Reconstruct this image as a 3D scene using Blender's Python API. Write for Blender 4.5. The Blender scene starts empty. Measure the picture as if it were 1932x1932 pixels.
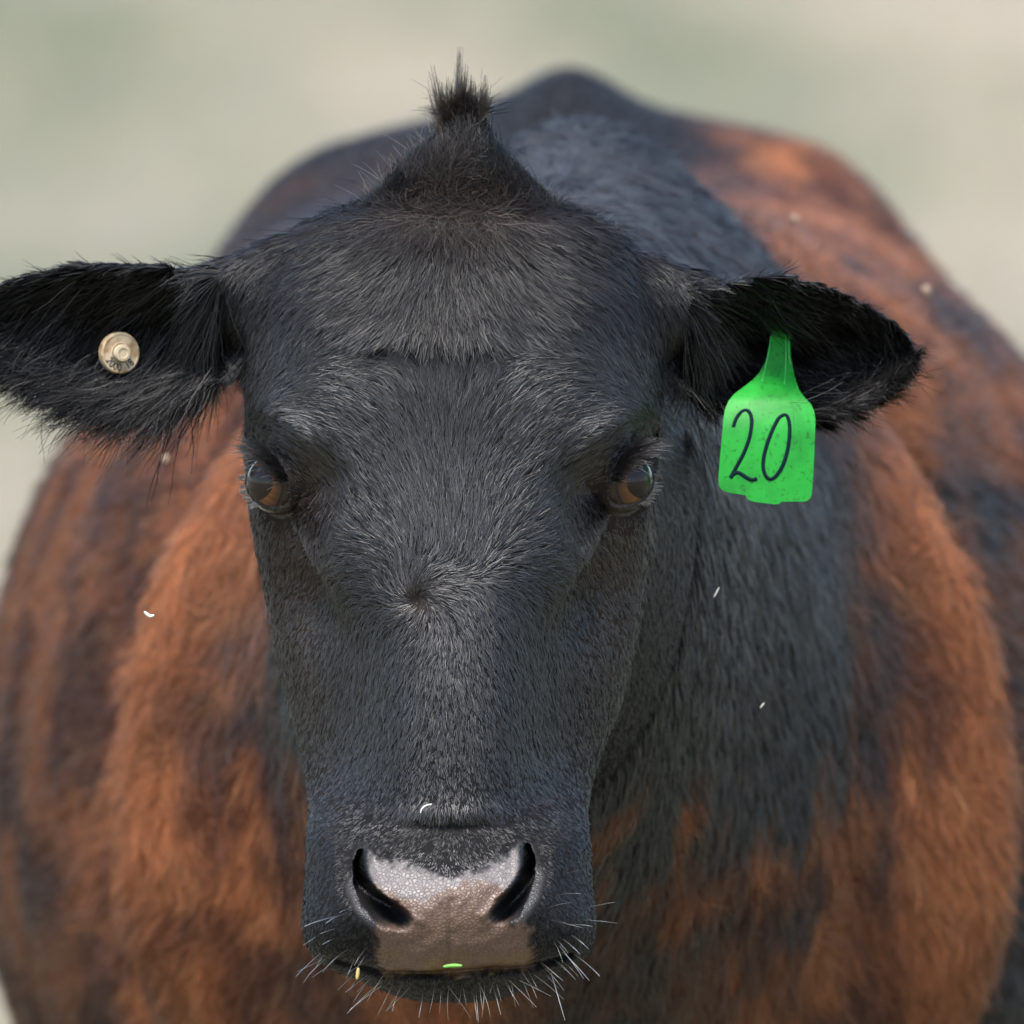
import bpy, bmesh, math
import numpy as np
from mathutils import Vector, Matrix
from mathutils.kdtree import KDTree

HAIR = True
rng = np.random.default_rng(20)
scene = bpy.context.scene
COL = scene.collection
rad = math.radians

# ------------------------------------------------------------------ camera
PITCH = rad(4.78)
CAM = np.array([0.0, -5.979, 1.65])
cam_data = bpy.data.cameras.new('camera')
cam = bpy.data.objects.new('camera', cam_data)
COL.objects.link(cam)
cam.location = CAM
cam.rotation_euler = (math.pi / 2 - PITCH, 0, 0)
cam_data.sensor_width = 36
TAN = 0.0490
cam_data.lens = 18.0 / TAN
cam_data.clip_start = 0.1
cam_data.clip_end = 2000
cam_data.dof.use_dof = True
cam_data.dof.focus_distance = 5.96
cam_data.dof.aperture_fstop = cam_data.lens / 50.0
cam_data.dof.aperture_blades = 9
scene.camera = cam

# ------------------------------------------------------------------ sky, sun, exposure
SUN_EL, SUN_AZ = rad(64), rad(200)       # azimuth clockwise from +Y
world = bpy.data.worlds.new('World')
scene.world = world
world.use_nodes = True
wn = world.node_tree
bg = wn.nodes['Background']
sky = wn.nodes.new('ShaderNodeTexSky')
sky.sky_type = 'NISHITA'
sky.sun_disc = False
sky.sun_elevation = SUN_EL
sky.sun_rotation = SUN_AZ
sky.air_density = 1.0
sky.dust_density = 1.5
wn.links.new(sky.outputs[0], bg.inputs[0])
bg.inputs[1].default_value = 0.085
sun_data = bpy.data.lights.new('sun', 'SUN')
sun_data.energy = 1.5
sun_data.angle = rad(18)
sun_data.color = (1.0, 0.94, 0.86)
sun = bpy.data.objects.new('sun', sun_data)
COL.objects.link(sun)
sdir = Vector((math.sin(SUN_AZ) * math.cos(SUN_EL), math.cos(SUN_AZ) * math.cos(SUN_EL), math.sin(SUN_EL)))
sun.rotation_euler = sdir.to_track_quat('Z', 'Y').to_euler()
sun.location = (0, 0, 12)
vs = scene.view_settings
vs.view_transform = 'Standard'
vs.look = 'None'
vs.gamma = 1.0
vs.use_curve_mapping = False
vs.exposure = 1.92
scene.render.engine = 'CYCLES'
cy = scene.cycles
cy.max_bounces = 5
cy.diffuse_bounces = 2
cy.glossy_bounces = 2
cy.transmission_bounces = 3
cy.transparent_max_bounces = 6
cy.use_denoising = True
cy.use_adaptive_sampling = False
cy.caustics_reflective = False
cy.caustics_refractive = False

# ------------------------------------------------------------------ helpers
CP, SP = math.cos(PITCH), math.sin(PITCH)
FWD, UP = np.array([0, CP, -SP]), np.array([0, SP, CP])


def P(px, py, Y):
    """photo position (1932-pixel scale) at world depth Y -> world point(s)"""
    px, py, Y = np.broadcast_arrays(np.asarray(px, float), np.asarray(py, float), np.asarray(Y, float))
    a, b = (px - 966) / 966 * TAN, (966 - py) / 966 * TAN
    d = FWD + a[..., None] * np.array([1.0, 0, 0]) + b[..., None] * UP
    t = (Y - CAM[1]) / d[..., 1]
    return CAM + d * t[..., None]


def to_px(v):
    r = v - CAM
    z = r @ FWD
    return np.stack([966 + 966 / TAN * r[:, 0] / z, 966 - 966 / TAN * (r @ UP) / z], 1)


def pchip(x, y, q):
    x, y, q = np.asarray(x, float), np.asarray(y, float), np.asarray(q, float)
    h = np.diff(x)
    s = np.diff(y) / h
    m = np.zeros_like(y)
    m[0], m[-1] = s[0], s[-1]
    ok = s[:-1] * s[1:] > 0
    w1, w2 = 2 * h[1:] + h[:-1], h[1:] + 2 * h[:-1]
    with np.errstate(all='ignore'):
        hm = (w1 + w2) / (w1 / s[:-1] + w2 / s[1:])
    m[1:-1] = np.where(ok, hm, 0)
    i = np.clip(np.searchsorted(x, q) - 1, 0, len(x) - 2)
    t = (q - x[i]) / h[i]
    return ((1 + 2 * t) * (1 - t) ** 2 * y[i] + t * (1 - t) ** 2 * h[i] * m[i]
            + t * t * (3 - 2 * t) * y[i + 1] + t * t * (t - 1) * h[i] * m[i + 1])


def smooth(a, b, x):
    t = np.clip((x - a) / (b - a), 0, 1)
    return t * t * (3 - 2 * t)


def _hash(ix, iy, iz, seed):
    h = (ix * 374761393 + iy * 668265263 + iz * 2147483647 + seed * 1274126177) & 0xFFFFFFFF
    h = ((h ^ (h >> 13)) * 1274126177) & 0xFFFFFFFF
    return ((h ^ (h >> 16)) & 0xFFFF) / 65535.0


def noise(p, scale, seed=0):
    q = p * scale + 1000.0
    i = np.floor(q).astype(np.int64)
    f = q - i
    f = f * f * (3 - 2 * f)
    r = 0
    for dx in (0, 1):
        for dy in (0, 1):
            for dz in (0, 1):
                w = (f[:, 0] if dx else 1 - f[:, 0]) * (f[:, 1] if dy else 1 - f[:, 1]) * (f[:, 2] if dz else 1 - f[:, 2])
                r = r + w * _hash(i[:, 0] + dx, i[:, 1] + dy, i[:, 2] + dz, seed)
    return r


def fbm(p, scale, seed=0, oct=3):
    r, a, n = 0, 1.0, 0
    for o in range(oct):
        r = r + a * noise(p, scale * 2 ** o, seed + o * 17)
        n += a
        a *= 0.55
    return r / n


def in_poly(pts, poly):
    x, y = pts[:, 0], pts[:, 1]
    poly = np.asarray(poly, float)
    c = np.zeros(len(pts), bool)
    j = len(poly) - 1
    for i in range(len(poly)):
        xi, yi, xj, yj = *poly[i], *poly[j]
        if yi != yj:
            c ^= ((yi > y) != (yj > y)) & (x < (xj - xi) * (y - yi) / (yj - yi) + xi)
        j = i
    return c


def path_dist(pts, path):
    """distance to a polyline and parameter 0..1 along it"""
    path = np.asarray(path, float)
    best = np.full(len(pts), 1e9)
    par = np.zeros(len(pts))
    n = len(path) - 1
    for i in range(n):
        a, b = path[i], path[i + 1]
        ab = b - a
        t = np.clip(((pts - a) @ ab) / (ab @ ab), 0, 1)
        d = np.linalg.norm(pts - a - t[:, None] * ab, axis=1)
        m = d < best
        best[m] = d[m]
        par[m] = (i + t[m]) / n
    return best, par


def poly_soft(pts, poly, w):
    """soft mask: 1 inside the polygon, falling to 0 over w outside / inside its edge"""
    d, _ = path_dist(pts, list(poly) + [poly[0]])
    s = np.where(in_poly(pts, poly), d, -d)
    return smooth(-w, w, s)


def mesh_obj(name, verts, faces, mat=None, parent=None, smooth_shade=True):
    me = bpy.data.meshes.new(name)
    me.from_pydata([tuple(v) for v in verts], [], [tuple(int(i) for i in f) for f in faces])
    me.update()
    if smooth_shade:
        me.polygons.foreach_set('use_smooth', np.ones(len(me.polygons), bool))
    o = bpy.data.objects.new(name, me)
    COL.objects.link(o)
    if mat:
        me.materials.append(mat)
    if parent:
        o.parent = parent
    return o


def tag(o, label, cat=None, group=None, kind=None):
    o['label'] = label
    if cat:
        o['category'] = cat
    if group:
        o['group'] = group
    if kind:
        o['kind'] = kind
    return o


def loft(rings, cap=True):
    """rings: list of (n,3) arrays -> verts, quads (closed tube, both ends capped by a fan)"""
    n = len(rings[0])
    v = np.concatenate(rings)
    f = []
    for r in range(len(rings) - 1):
        for i in range(n):
            j = (i + 1) % n
            f.append((r * n + i, r * n + j, (r + 1) * n + j, (r + 1) * n + i))
    if cap:
        c0, c1 = len(v), len(v) + 1
        v = np.concatenate([v, rings[0].mean(0)[None], rings[-1].mean(0)[None]])
        m = (len(rings) - 1) * n
        for i in range(n):
            j = (i + 1) % n
            f.append((c0, j, i))
            f.append((c1, m + i, m + j))
    return v, f


def closed_spline(c, n):
    """periodic Catmull-Rom through c (k,3), n samples"""
    k = len(c)
    t = np.linspace(0, k, n, endpoint=False)
    i = t.astype(int)
    f = (t - i)[:, None]
    p0, p1, p2, p3 = (c[(i + d) % k] for d in (-1, 0, 1, 2))
    return 0.5 * (2 * p1 + (p2 - p0) * f + (2 * p0 - 5 * p1 + 4 * p2 - p3) * f ** 2 + (3 * p1 - p0 - 3 * p2 + p3) * f ** 3)


def new_mat(name):
    m = bpy.data.materials.new(name)
    m.use_nodes = True
    return m, m.node_tree.nodes, m.node_tree.links, m.node_tree.nodes['Principled BSDF']


def simple_mat(name, col, rough=0.5, **kw):
    m, n, l, b = new_mat(name)
    b.inputs['Base Color'].default_value = (*col, 1)
    b.inputs['Roughness'].default_value = rough
    for k, v in kw.items():
        b.inputs[k].default_value = v
    return m


# ------------------------------------------------------------------ ground
def build_ground():
    m, n, l, b = new_mat('pasture')
    co = n.new('ShaderNodeTexCoord')
    n1 = n.new('ShaderNodeTexNoise'); n1.inputs['Scale'].default_value = 0.16; n1.inputs['Detail'].default_value = 3
    n2 = n.new('ShaderNodeTexNoise'); n2.inputs['Scale'].default_value = 6.0; n2.inputs['Detail'].default_value = 8
    r1 = n.new('ShaderNodeValToRGB')
    e = r1.color_ramp.elements
    e[0].position, e[0].color = 0.40, (0.152, 0.166, 0.112, 1)
    e[1].position, e[1].color = 0.62, (0.345, 0.298, 0.232, 1)
    r2 = n.new('ShaderNodeValToRGB')
    r2.color_ramp.elements[0].color = (0.55, 0.55, 0.55, 1)
    r2.color_ramp.elements[1].color = (1.2, 1.2, 1.2, 1)
    mx = n.new('ShaderNodeMix'); mx.data_type = 'RGBA'; mx.blend_type = 'MULTIPLY'; mx.inputs[0].default_value = 1
    mp = n.new('ShaderNodeMapping'); mp.inputs['Scale'].default_value = (2.6, .30, 1); mp.inputs['Location'].default_value = (3.1, 7.7, 0)
    l.new(co.outputs['Object'], mp.inputs['Vector'])
    l.new(mp.outputs[0], n1.inputs['Vector'])
    l.new(co.outputs['Object'], n2.inputs['Vector'])
    l.new(n1.outputs[0], r1.inputs[0]); l.new(n2.outputs[0], r2.inputs[0])
    l.new(r1.outputs[0], mx.inputs[6]); l.new(r2.outputs[0], mx.inputs[7])
    l.new(mx.outputs[2], b.inputs['Base Color'])
    b.inputs['Roughness'].default_value = 0.95
    b.inputs['Specular IOR Level'].default_value = 0.1
    bp = n.new('ShaderNodeBump'); bp.inputs['Strength'].default_value = 0.6; bp.inputs['Distance'].default_value = 0.05
    l.new(n2.outputs[0], bp.inputs['Height']); l.new(bp.outputs[0], b.inputs['Normal'])
    xs = np.concatenate([np.linspace(-600, -12, 12), np.linspace(-10, 10, 61), np.linspace(12, 600, 12)])
    ys = np.concatenate([np.linspace(-80, -8, 8), np.linspace(-7, 60, 135), np.linspace(65, 1200, 20)])
    X, Y = np.meshgrid(xs, ys)
    v = np.stack([X.ravel(), Y.ravel(), np.zeros(X.size)], 1)
    near = np.exp(-((v[:, 0]) ** 2 + (v[:, 1] - 1) ** 2) / 9.0)
    v[:, 2] = ((fbm(v, 0.35, 5) - 0.5) * 0.10) * (1 - near) - 0.0
    w = len(xs)
    f = [(j * w + i, j * w + i + 1, (j + 1) * w + i + 1, (j + 1) * w + i) for j in range(len(ys) - 1) for i in range(w - 1)]
    g = mesh_obj('ground', v, f, m)
    tag(g, 'dry tan and grey green pasture ground', kind='structure')
    return g


ground = build_ground()

# ------------------------------------------------------------------ cow body: cage -> one continuous mesh
N_AROUND = 144


def head_component():
    #   row   xL    xR    yF     yS     yB    d1   d2   d3
    T = np.array([
        [372, 740, 990, .066, .085, .11, .05, .30, .62],
        [400, 650, 1080, .044, .080, .14, .05, .25, .60],
        [440, 575, 1150, .026, .076, .17, .04, .20, .55],
        [500, 518, 1200, .010, .072, .20, .04, .17, .52],
        [600, 482, 1234, -.008, .062, .22, .04, .16, .50],
        [740, 472, 1240, -.022, .050, .23, .03, .16, .50],
        [860, 470, 1236, -.030, .044, .23, .04, .20, .56],
        [960, 476, 1230, -.038, .050, .23, .045, .34, .70],
        [1130, 502, 1212, -.051, .056, .21, .045, .44, .75],
        [1300, 537, 1178, -.064, .054, .17, .05, .44, .74],
        [1400, 557, 1148, -.073, .042, .13, .05, .42, .72],
        [1500, 576, 1118, -.082, .020, .09, .05, .36, .67],
        [1560, 585, 1104, -.088, -.005, .06, .06, .25, .58],
        [1640, 582, 1112, -.100, -.035, .03, .03, .17, .50],
        [1690, 577, 1116, -.113, -.047, .02, .03, .17, .50],
        [1740, 575, 1118, -.117, -.055, .01, .03, .16, .48],
        [1790, 584, 1113, -.113, -.055, .0, .04, .18, .50],
        [1815, 608, 1096, -.105, -.05, .0, .05, .2, .5],
        [1838, 650, 1060, -.092, -.045, .0, .05, .2, .52],
        [1855, 690, 1015, -.084, -.04, 0, .05, .2, .52],
        [1875, 735, 975, -.072, -.036, -.005, .05, .25, .55],
        [1890, 790, 920, -.055, -.03, -.01, .05, .25, .55]])
    rows = np.linspace(372, 1890, 300)
    c = [pchip(T[:, 0], T[:, k], rows) for k in range(1, 9)]
    rings = []
    for r, row in enumerate(rows):
        xl, xr, yf, ys, yb, d1, d2, d3 = (a[r] for a in c)
        mid = 0.5 * (xl + xr) * 0.35 + 848 * 0.65 if row > 450 else 0.5 * (xl + xr)
        pts = []
        prof = [(0, yf), (.30, yf + d1 * (ys - yf)), (.60, yf + d2 * (ys - yf)), (.86, yf + d3 * (ys - yf)), (1.0, ys),
                (.97, ys + .35 * (yb - ys)), (.80, ys + .68 * (yb - ys)), (.45, ys + .92 * (yb - ys)), (0, yb)]
        for x, y in prof:
            pts.append((mid + x * (xr - mid), y))
        for x, y in prof[-2:0:-1]:
            pts.append((mid - x * (mid - xl), y))
        pts = np.array(pts)
        ring = closed_spline(np.stack([pts[:, 0], pts[:, 1], np.zeros(len(pts))], 1), N_AROUND)
        rings.append(P(ring[:, 0], np.full(N_AROUND, row), ring[:, 1]))
    return loft(rings)


def topknot_component():
    T = np.array([[430, 660, 1090, .085], [395, 688, 1052, .075], [360, 716, 1016, .064], [300, 776, 962, .048],
                  [262, 822, 927, .033], [238, 840, 912, .024], [228, 852, 902, .015]])
    rows = np.linspace(228, 430, 40)
    o = np.argsort(T[:, 0])
    xl, xr, ry = (pchip(T[o, 0], T[o, k], rows) for k in (1, 2, 3))
    a = np.linspace(0, 2 * np.pi, 64, endpoint=False)
    rings = []
    for i, row in enumerate(rows):
        cx, rx = 0.5 * (xl[i] + xr[i]), 0.5 * (xr[i] - xl[i])
        rings.append(P(cx + rx * np.cos(a), np.full(64, row), 0.088 - 0.02 * (430 - row) / 200 + 0.62 * ry[i] * np.sin(a)))
    return loft(rings)


def ear_component(upper, lower, y0, tipy, cup, roll, fold=0.0):
    """leaf-shaped cupped shell between an upper and a lower edge, hollow side towards the front"""
    nt, ns = 70, 44
    t = np.linspace(0, 1, nt)

    def along(pts):
        pts = np.asarray(pts, float)
        d = np.concatenate([[0], np.cumsum(np.linalg.norm(np.diff(pts, axis=0), axis=1))])
        d /= d[-1]
        return np.stack([pchip(d, pts[:, 0], t), pchip(d, pts[:, 1], t)], 1)
    A, B = along(upper), along(lower)
    s = np.linspace(0, 1, ns)
    front, back = [], []
    for i in range(nt):
        xy = A[i] + (B[i] - A[i]) * s[:, None]
        width = np.linalg.norm(B[i] - A[i])
        c = pchip([0, .15, .4, .7, 1], cup, np.array([t[i]]))[0]
        y = y0 + tipy * t[i] + c * np.sin(np.pi * s) ** 0.8 - roll * (1 - t[i]) * np.exp(-(s / .16) ** 2) - fold * np.exp(-((t[i] - .50) / .16) ** 2) * np.exp(-(s / .34) ** 2)
        th = 0.0052 + 0.003 * np.sin(np.pi * s) * (1 - 0.4 * t[i]) + 0.012 * np.exp(-t[i] / .12) * np.sin(np.pi * s)
        front.append(P(xy[:, 0], xy[:, 1], y - th))
        back.append(P(xy[:, 0], xy[:, 1], y + th))
    rings = [np.concatenate([front[i], back[i][::-1]]) for i in range(nt)]
    return loft(rings)


def ear_root_component(a, b, ra, rb, ya, yb):
    t = np.linspace(0, 1, 30)
    ang = np.linspace(0, 2 * np.pi, 48, endpoint=False)
    a, b = np.array(a, float), np.array(b, float)
    ax = (b - a) / np.linalg.norm(b - a)
    pr = np.array([-ax[1], ax[0]])
    rings = []
    for k in t:
        r = (ra + (rb - ra) * k) * (1 - .75 * smooth(.75, 1.0, k))
        c = a + (b - a) * k
        xy = c + np.outer(np.cos(ang), pr) * r
        rings.append(P(xy[:, 0], xy[:, 1], ya + (yb - ya) * k + np.sin(ang) * r * .30e-3 * .8))
    return loft(rings)


def body_component():
    #   y     cx    zt    zb    hw    zw    p_top p_bot
    T = np.array([
        [.09, -.020, 1.285, 1.02, .095, 1.16, 1.0, 1.0],
        [.18, -.004, 1.300, .935, .118, 1.13, 1.0, 1.0],
        [.30, .012, 1.312, .840, .132, 1.09, 1.05, 1.0],
        [.42, .024, 1.322, .730, .165, 1.02, 1.15, 1.0],
        [.54, .032, 1.330, .640, .222, .93, 1.25, .95],
        [.66, .036, 1.336, .590, .256, .86, 1.28, .85],
        [.80, .040, 1.322, .565, .285, .82, 1.20, .8],
        [1.0, .043, 1.285, .530, .362, .84, .98, .7],
        [1.3, .044, 1.262, .490, .418, .84, .80, .62],
        [1.6, .044, 1.268, .520, .392, .90, .80, .7],
        [1.85, .042, 1.300, .640, .300, 1.02, .80, .9],
        [2.02, .040, 1.282, .740, .250, 1.04, .85, 1.0],
        [2.14, .038, 1.225, .850, .185, 1.04, .9, 1.0],
        [2.20, .037, 1.150, .950, .085, 1.05, 1.0, 1.0]])
    ys = np.linspace(.09, 2.20, 260)
    c = [pchip(T[:, 0], T[:, k], ys) for k in range(1, 8)]
    a = np.linspace(0, 2 * np.pi, 160, endpoint=False)
    ca, sa = np.cos(a), np.sin(a)
    rings = []
    for i, y in enumerate(ys):
        cx, zt, zb, hw, zw, pt, pb = (k[i] for k in c)
        p = np.where(sa > 0, pt, pb)
        x = cx + hw * np.sign(ca) * np.abs(ca) ** p
        z = zw + np.where(sa > 0, (zt - zw) * sa, (zw - zb) * sa)
        rings.append(np.stack([x, np.full(len(a), y), z], 1))
    return loft(rings)


def leg_component(x, y, rear, mirror):
    if rear:
        k = [(.98, y - .02, .17, .12), (.80, y - .05, .15, .10), (.64, y - .03, .10, .075), (.52, y + .06, .06, .05), (.44, y + .07, .05, .042),
             (.30, y + .05, .036, .032), (.16, y + .03, .036, .033), (.11, y + .015, .046, .042), (.07, y + .0, .044, .040), (.0, y - .02, .06, .052)]
    else:
        k = [(.86, y - .02, .13, .085), (.72, y - .01, .10, .075), (.58, y, .07, .06), (.44, y - .005, .052, .048), (.38, y - .008, .054, .05),
             (.30, y, .037, .034), (.16, y, .036, .033), (.11, y - .01, .046, .042), (.07, y - .02, .044, .040), (.0, y - .04, .06, .052)]
    k = np.array(k)
    zs = np.linspace(.0, k[0, 0], 90)
    o = np.argsort(k[:, 0])
    yy, ry, rx = (pchip(k[o, 0], k[o, j], zs) for j in (1, 2, 3))
    a = np.linspace(0, 2 * np.pi, 40, endpoint=False)
    return loft([np.stack([x + rx[i] * np.cos(a), yy[i] + ry[i] * np.sin(a), np.full(40, z)], 1) for i, z in enumerate(zs)])


EAR_L_UP = [(560, 560), (470, 525), (360, 505), (240, 500), (150, 497), (60, 515), (0, 533), (-50, 575), (-72, 632)]
EAR_L_LO = [(560, 690), (470, 715), (400, 730), (330, 765), (230, 780), (150, 762), (60, 726), (0, 695), (-50, 668), (-72, 634)]
EAR_R_UP = [(1150, 590), (1240, 565), (1300, 550), (1400, 524), (1480, 518), (1560, 534), (1640, 570), (1700, 615), (1732, 656)]
EAR_R_LO = [(1150, 690), (1240, 715), (1300, 745), (1370, 775), (1480, 800), (1560, 792), (1640, 764), (1690, 732), (1718, 694), (1732, 660)]

comps = [head_component(), topknot_component(), body_component(),
         ear_component(EAR_L_UP, EAR_L_LO, .070, .012, [.012, .026, .034, .026, .004], .014),
         ear_component(EAR_R_UP, EAR_R_LO, .070, .012, [.012, .020, .054, .056, .008], .016, .030)]
comps.append(ear_root_component((570, 548), (350, 568), 112, 56, .080, .086))
comps.append(ear_root_component((1140, 566), (1370, 590), 112, 60, .080, .084))
for rear, y in ((False, .78), (True, 1.88)):
    for sx in (-1, 1):
        comps.append(leg_component(.04 + sx * (.17 if not rear else .18), y, rear, sx))
vv, ff, off = [], [], 0
for v, f in comps:
    vv.append(v)
    ff += [tuple(i + off for i in q) for q in f]
    off += len(v)
raw = mesh_obj('raw', np.concatenate(vv), ff)
md = raw.modifiers.new('r', 'REMESH')
md.mode = 'VOXEL'
md.voxel_size = 0.0045
dg = bpy.context.evaluated_depsgraph_get()
cow_me = bpy.data.meshes.new_from_object(raw.evaluated_get(dg))
bpy.data.objects.remove(raw)


def get_co(me):
    a = np.empty(len(me.vertices) * 3)
    me.vertices.foreach_get('co', a)
    return a.reshape(-1, 3)


def get_no(me):
    a = np.empty(len(me.vertices) * 3)
    me.vertices.foreach_get('normal', a)
    return a.reshape(-1, 3)


def set_co(me, co):
    me.vertices.foreach_set('co', np.ascontiguousarray(co).ravel())
    me.update()


def laplace(me, it, w=None, lam=0.5):
    co = get_co(me)
    e = np.empty(len(me.edges) * 2, np.int32)
    me.edges.foreach_get('vertices', e)
    e = e.reshape(-1, 2)
    n = len(co)
    deg = np.bincount(e.ravel(), minlength=n)[:, None].astype(float)
    wt = 1.0 if w is None else w[:, None]
    for k in range(it):
        s = np.stack([np.bincount(e[:, 0], co[e[:, 1], d], n) + np.bincount(e[:, 1], co[e[:, 0], d], n) for d in range(3)], 1)
        co = co + lam * wt * (s / np.maximum(deg, 1) - co)
    set_co(me, co)


co = get_co(cow_me)
w_body = smooth(.10, .30, co[:, 1]) * 0.9 + 0.1
laplace(cow_me, 6)
laplace(cow_me, 40, smooth(.12, .22, co[:, 1]) * smooth(.3, .6, co[:, 2]))
# blend of poll / ear roots / neck
px = to_px(get_co(cow_me))
laplace(cow_me, 18, smooth(70, 25, np.minimum(np.hypot(px[:, 0] - 470, (px[:, 1] - 560) * .6), np.hypot(px[:, 0] - 1245, (px[:, 1] - 590) * .6))))

# finer faces on the head
bm = bmesh.new()
bm.from_mesh(cow_me)
for times in range(2):
    fs = [f for f in bm.faces if (c := f.calc_center_median()).y < (.16 if times == 0 else .115) and c.z > .84]
    ed = list({e for f in fs for e in f.edges})
    bmesh.ops.subdivide_edges(bm, edges=ed, cuts=1, use_grid_fill=True)
bmesh.ops.triangulate(bm, faces=[f for f in bm.faces if len(f.verts) > 4])
bm.to_mesh(cow_me)
bm.free()
cow_me.update()
co = get_co(cow_me)
laplace(cow_me, 8, smooth(.17, .14, co[:, 1]) * smooth(.83, .85, co[:, 2]))

# ------------------------------------------------------------------ sculpting the head
NOSE_POLY = [(690, 1622), (706, 1616), (735, 1626), (790, 1646), (850, 1652), (910, 1644), (955, 1618), (976, 1600), (988, 1606), (984, 1650), (958, 1690), (938, 1722),
             (965, 1742), (1002, 1748), (1000, 1800), (996, 1826), (850, 1838), (722, 1840), (712, 1795), (716, 1752), (750, 1748), (766, 1732),
             (745, 1706), (712, 1676), (694, 1646)]
EYE_R = 0.0188
EYES = {-1: P(529, 911, .0255), 1: P(1168, 908, .0275)}


def eye_frame(sx):
    n = np.array([sx * .63, -.76, .10]); n /= np.linalg.norm(n)
    m = np.array([-sx * .26, -.80, -.53])
    t = -(m - (m @ n) * n); t /= np.linalg.norm(t)
    b = np.cross(n, t)
    if b[2] < 0:
        b = -b
    return n, t, b


def sculpt():
    co = get_co(cow_me)
    no = get_no(cow_me)
    px = to_px(co)
    front = (co[:, 1] < .11) & (co[:, 2] > .84)
    d = np.zeros_like(co)
    face = front & (no[:, 1] < .35)

    def bump(x, y, rx, ry, amt, direction=None, rot=0.0, mask=None):
        c, s = math.cos(rot), math.sin(rot)
        u, v = px[:, 0] - x, px[:, 1] - y
        a, b = (c * u + s * v) / rx, (-s * u + c * v) / ry
        w = np.exp(-(a * a + b * b)) * (face if mask is None else mask)
        dirn = no if direction is None else np.asarray(direction)
        d[:] += (w * amt)[:, None] * dirn

    for sx in (-1, 1):
        X = lambda o: 848 + sx * o
        bump(X(275), 822, 62, 30, .0060, (sx * .45, -.75, .3), rot=-sx * .75)      # brow ridge
        bump(X(230), 935, 34, 70, -.0058, rot=-sx * .25)                            # hollow inside the eye
        bump(X(185), 1060, 50, 95, .0080)                                            # facial crest
        bump(X(270), 1130, 50, 85, -.0090, rot=sx * .3)                              # hollow under the eye
        bump(X(250), 1040, 20, 75, .0045, rot=sx * .55)
        bump(X(315), 775, 42, 60, .0035, (sx * .5, -.6, .5))                                            # temple
        bump(X(215), 600, 90, 70, .0040)
        bump(X(215), 1590, 60, 60, .0050)                                            # muzzle side swell
        bump(X(215), 1745, 60, 60, .0045)
        bump(X(110), 1590, 40, 30, .0030)
        bump(X(235), 1420, 60, 90, -.0050)
    bump(850, 1280, 90, 170, .0068)                                                  # bridge
    bump(850, 510, 150, 90, .0030)                                                   # forehead cushion under the poll
    # the shelf of forehead hair: swells down to a sharp lower edge
    line = 640 + 30 * (noise(co, 45, 9) - .5) + 10 * ((px[:, 0] - 815) / 110) ** 2
    up_ = line - px[:, 1]
    w_ = smooth(-9, 4, up_) * np.exp(-np.clip(up_, 0, None) ** 2 / 75 ** 2) * smooth(165, 85, np.abs(px[:, 0] - 815)) * face
    d[:] += (w_ * .0036)[:, None] * no
    w_ = np.exp(-((up_ + 16) / 12) ** 2) * smooth(150, 80, np.abs(px[:, 0] - 815)) * face
    d[:] -= (w_ * .0035)[:, None] * no
    bump(850, 880, 120, 140, -.0025)
    bump(787, 1135, 16, 16, -.0030)                                                  # whorl
    bump(855, 1556 , 82, 12, -.0034)                                                 # crease above the nose pad
    bump(855, 1530, 110, 20, .0025)
    bump(850, 1660, 110, 60, .0030, (0, -1, 0))
    co2 = co + d
    # nostrils: two comma-shaped holes
    paths = [[(686, 1614), (681, 1640), (686, 1668), (703, 1697), (732, 1722), (760, 1736)],
             [(990, 1603), (996, 1630), (991, 1656), (976, 1686), (956, 1713), (941, 1727)]]
    for pth, sx in zip(paths, (-1, 1)):
        dist, par = path_dist(px, pth)
        r = np.interp(par, [0, .25, .6, .85, 1], [7, 11, 19, 26, 19])
        w = np.where(front & (co[:, 1] < -.03), np.clip(1 - (dist / r) ** 2, 0, 1) ** .8, 0)
        co2 += w[:, None] * np.array([sx * .008, .034, .004])
        # raised wing outside, rolled rim
        pth2 = [(x + sx * 36, y + 14) for x, y in pth]
        dist2, par2 = path_dist(px, pth2)
        w2 = np.exp(-(dist2 / 20) ** 2) * front * (co[:, 1] < -.03)
        co2 += (w2 * .0036)[:, None] * no
        rim, _ = path_dist(px, [(x - sx * np.interp(i, [0, 5], [14, 30]), y) for i, (x, y) in enumerate(pth)])
        co2 += (np.exp(-(rim / 9) ** 2) * front * (w < .05) * (co[:, 1] < -.03) * .0022)[:, None] * no
    # philtrum and uneven swellings of the nose pad
    padm = poly_soft(px, NOSE_POLY, 12) * front * (co[:, 1] < -.05)
    gr_, _ = path_dist(px, [(852, 1700), (850, 1770), (846, 1830)])
    co2 += (padm * ((fbm(co, 75, 33, 3) - .5) * .0050 - .0016 * np.exp(-(gr_ / 7) ** 2)))[:, None] * no
    # mouth
    dist, par = path_dist(px, [(640, 1812), (720, 1836), (855, 1836), (1000, 1824), (1070, 1800)])
    w = np.exp(-(dist / 7.0) ** 2) * front * (co[:, 1] < -.03)
    co2 += w[:, None] * np.array([0, .009, 0])
    # eyes: lids laid over the eyeball, opening pushed behind its surface
    for sx in (-1, 1):
        c = EYES[sx]
        n, t, b = eye_frame(sx)
        r = co2 - c
        L = np.linalg.norm(r, axis=1)
        near = (L < .05) & front
        u = r[near] / L[near, None]
        al = np.arctan2(u @ t, u @ n)
        be = np.arcsin(np.clip(u @ b, -1, 1))
        am, bu, bl = rad(66), rad(38), rad(32)
        bm_ = np.where(be > 0, bu, bl)
        e = np.sqrt((al / am) ** 2 + (be / bm_) ** 2)
        lid_top = np.where(be > 0, 1.12, 1.09)
        tgt = np.where(e < 1, EYE_R * (0.86 + 0.1 * smooth(.8, 1.0, e)), EYE_R * lid_top)
        k = 1 - smooth(1.25, 2.0, e)
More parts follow.
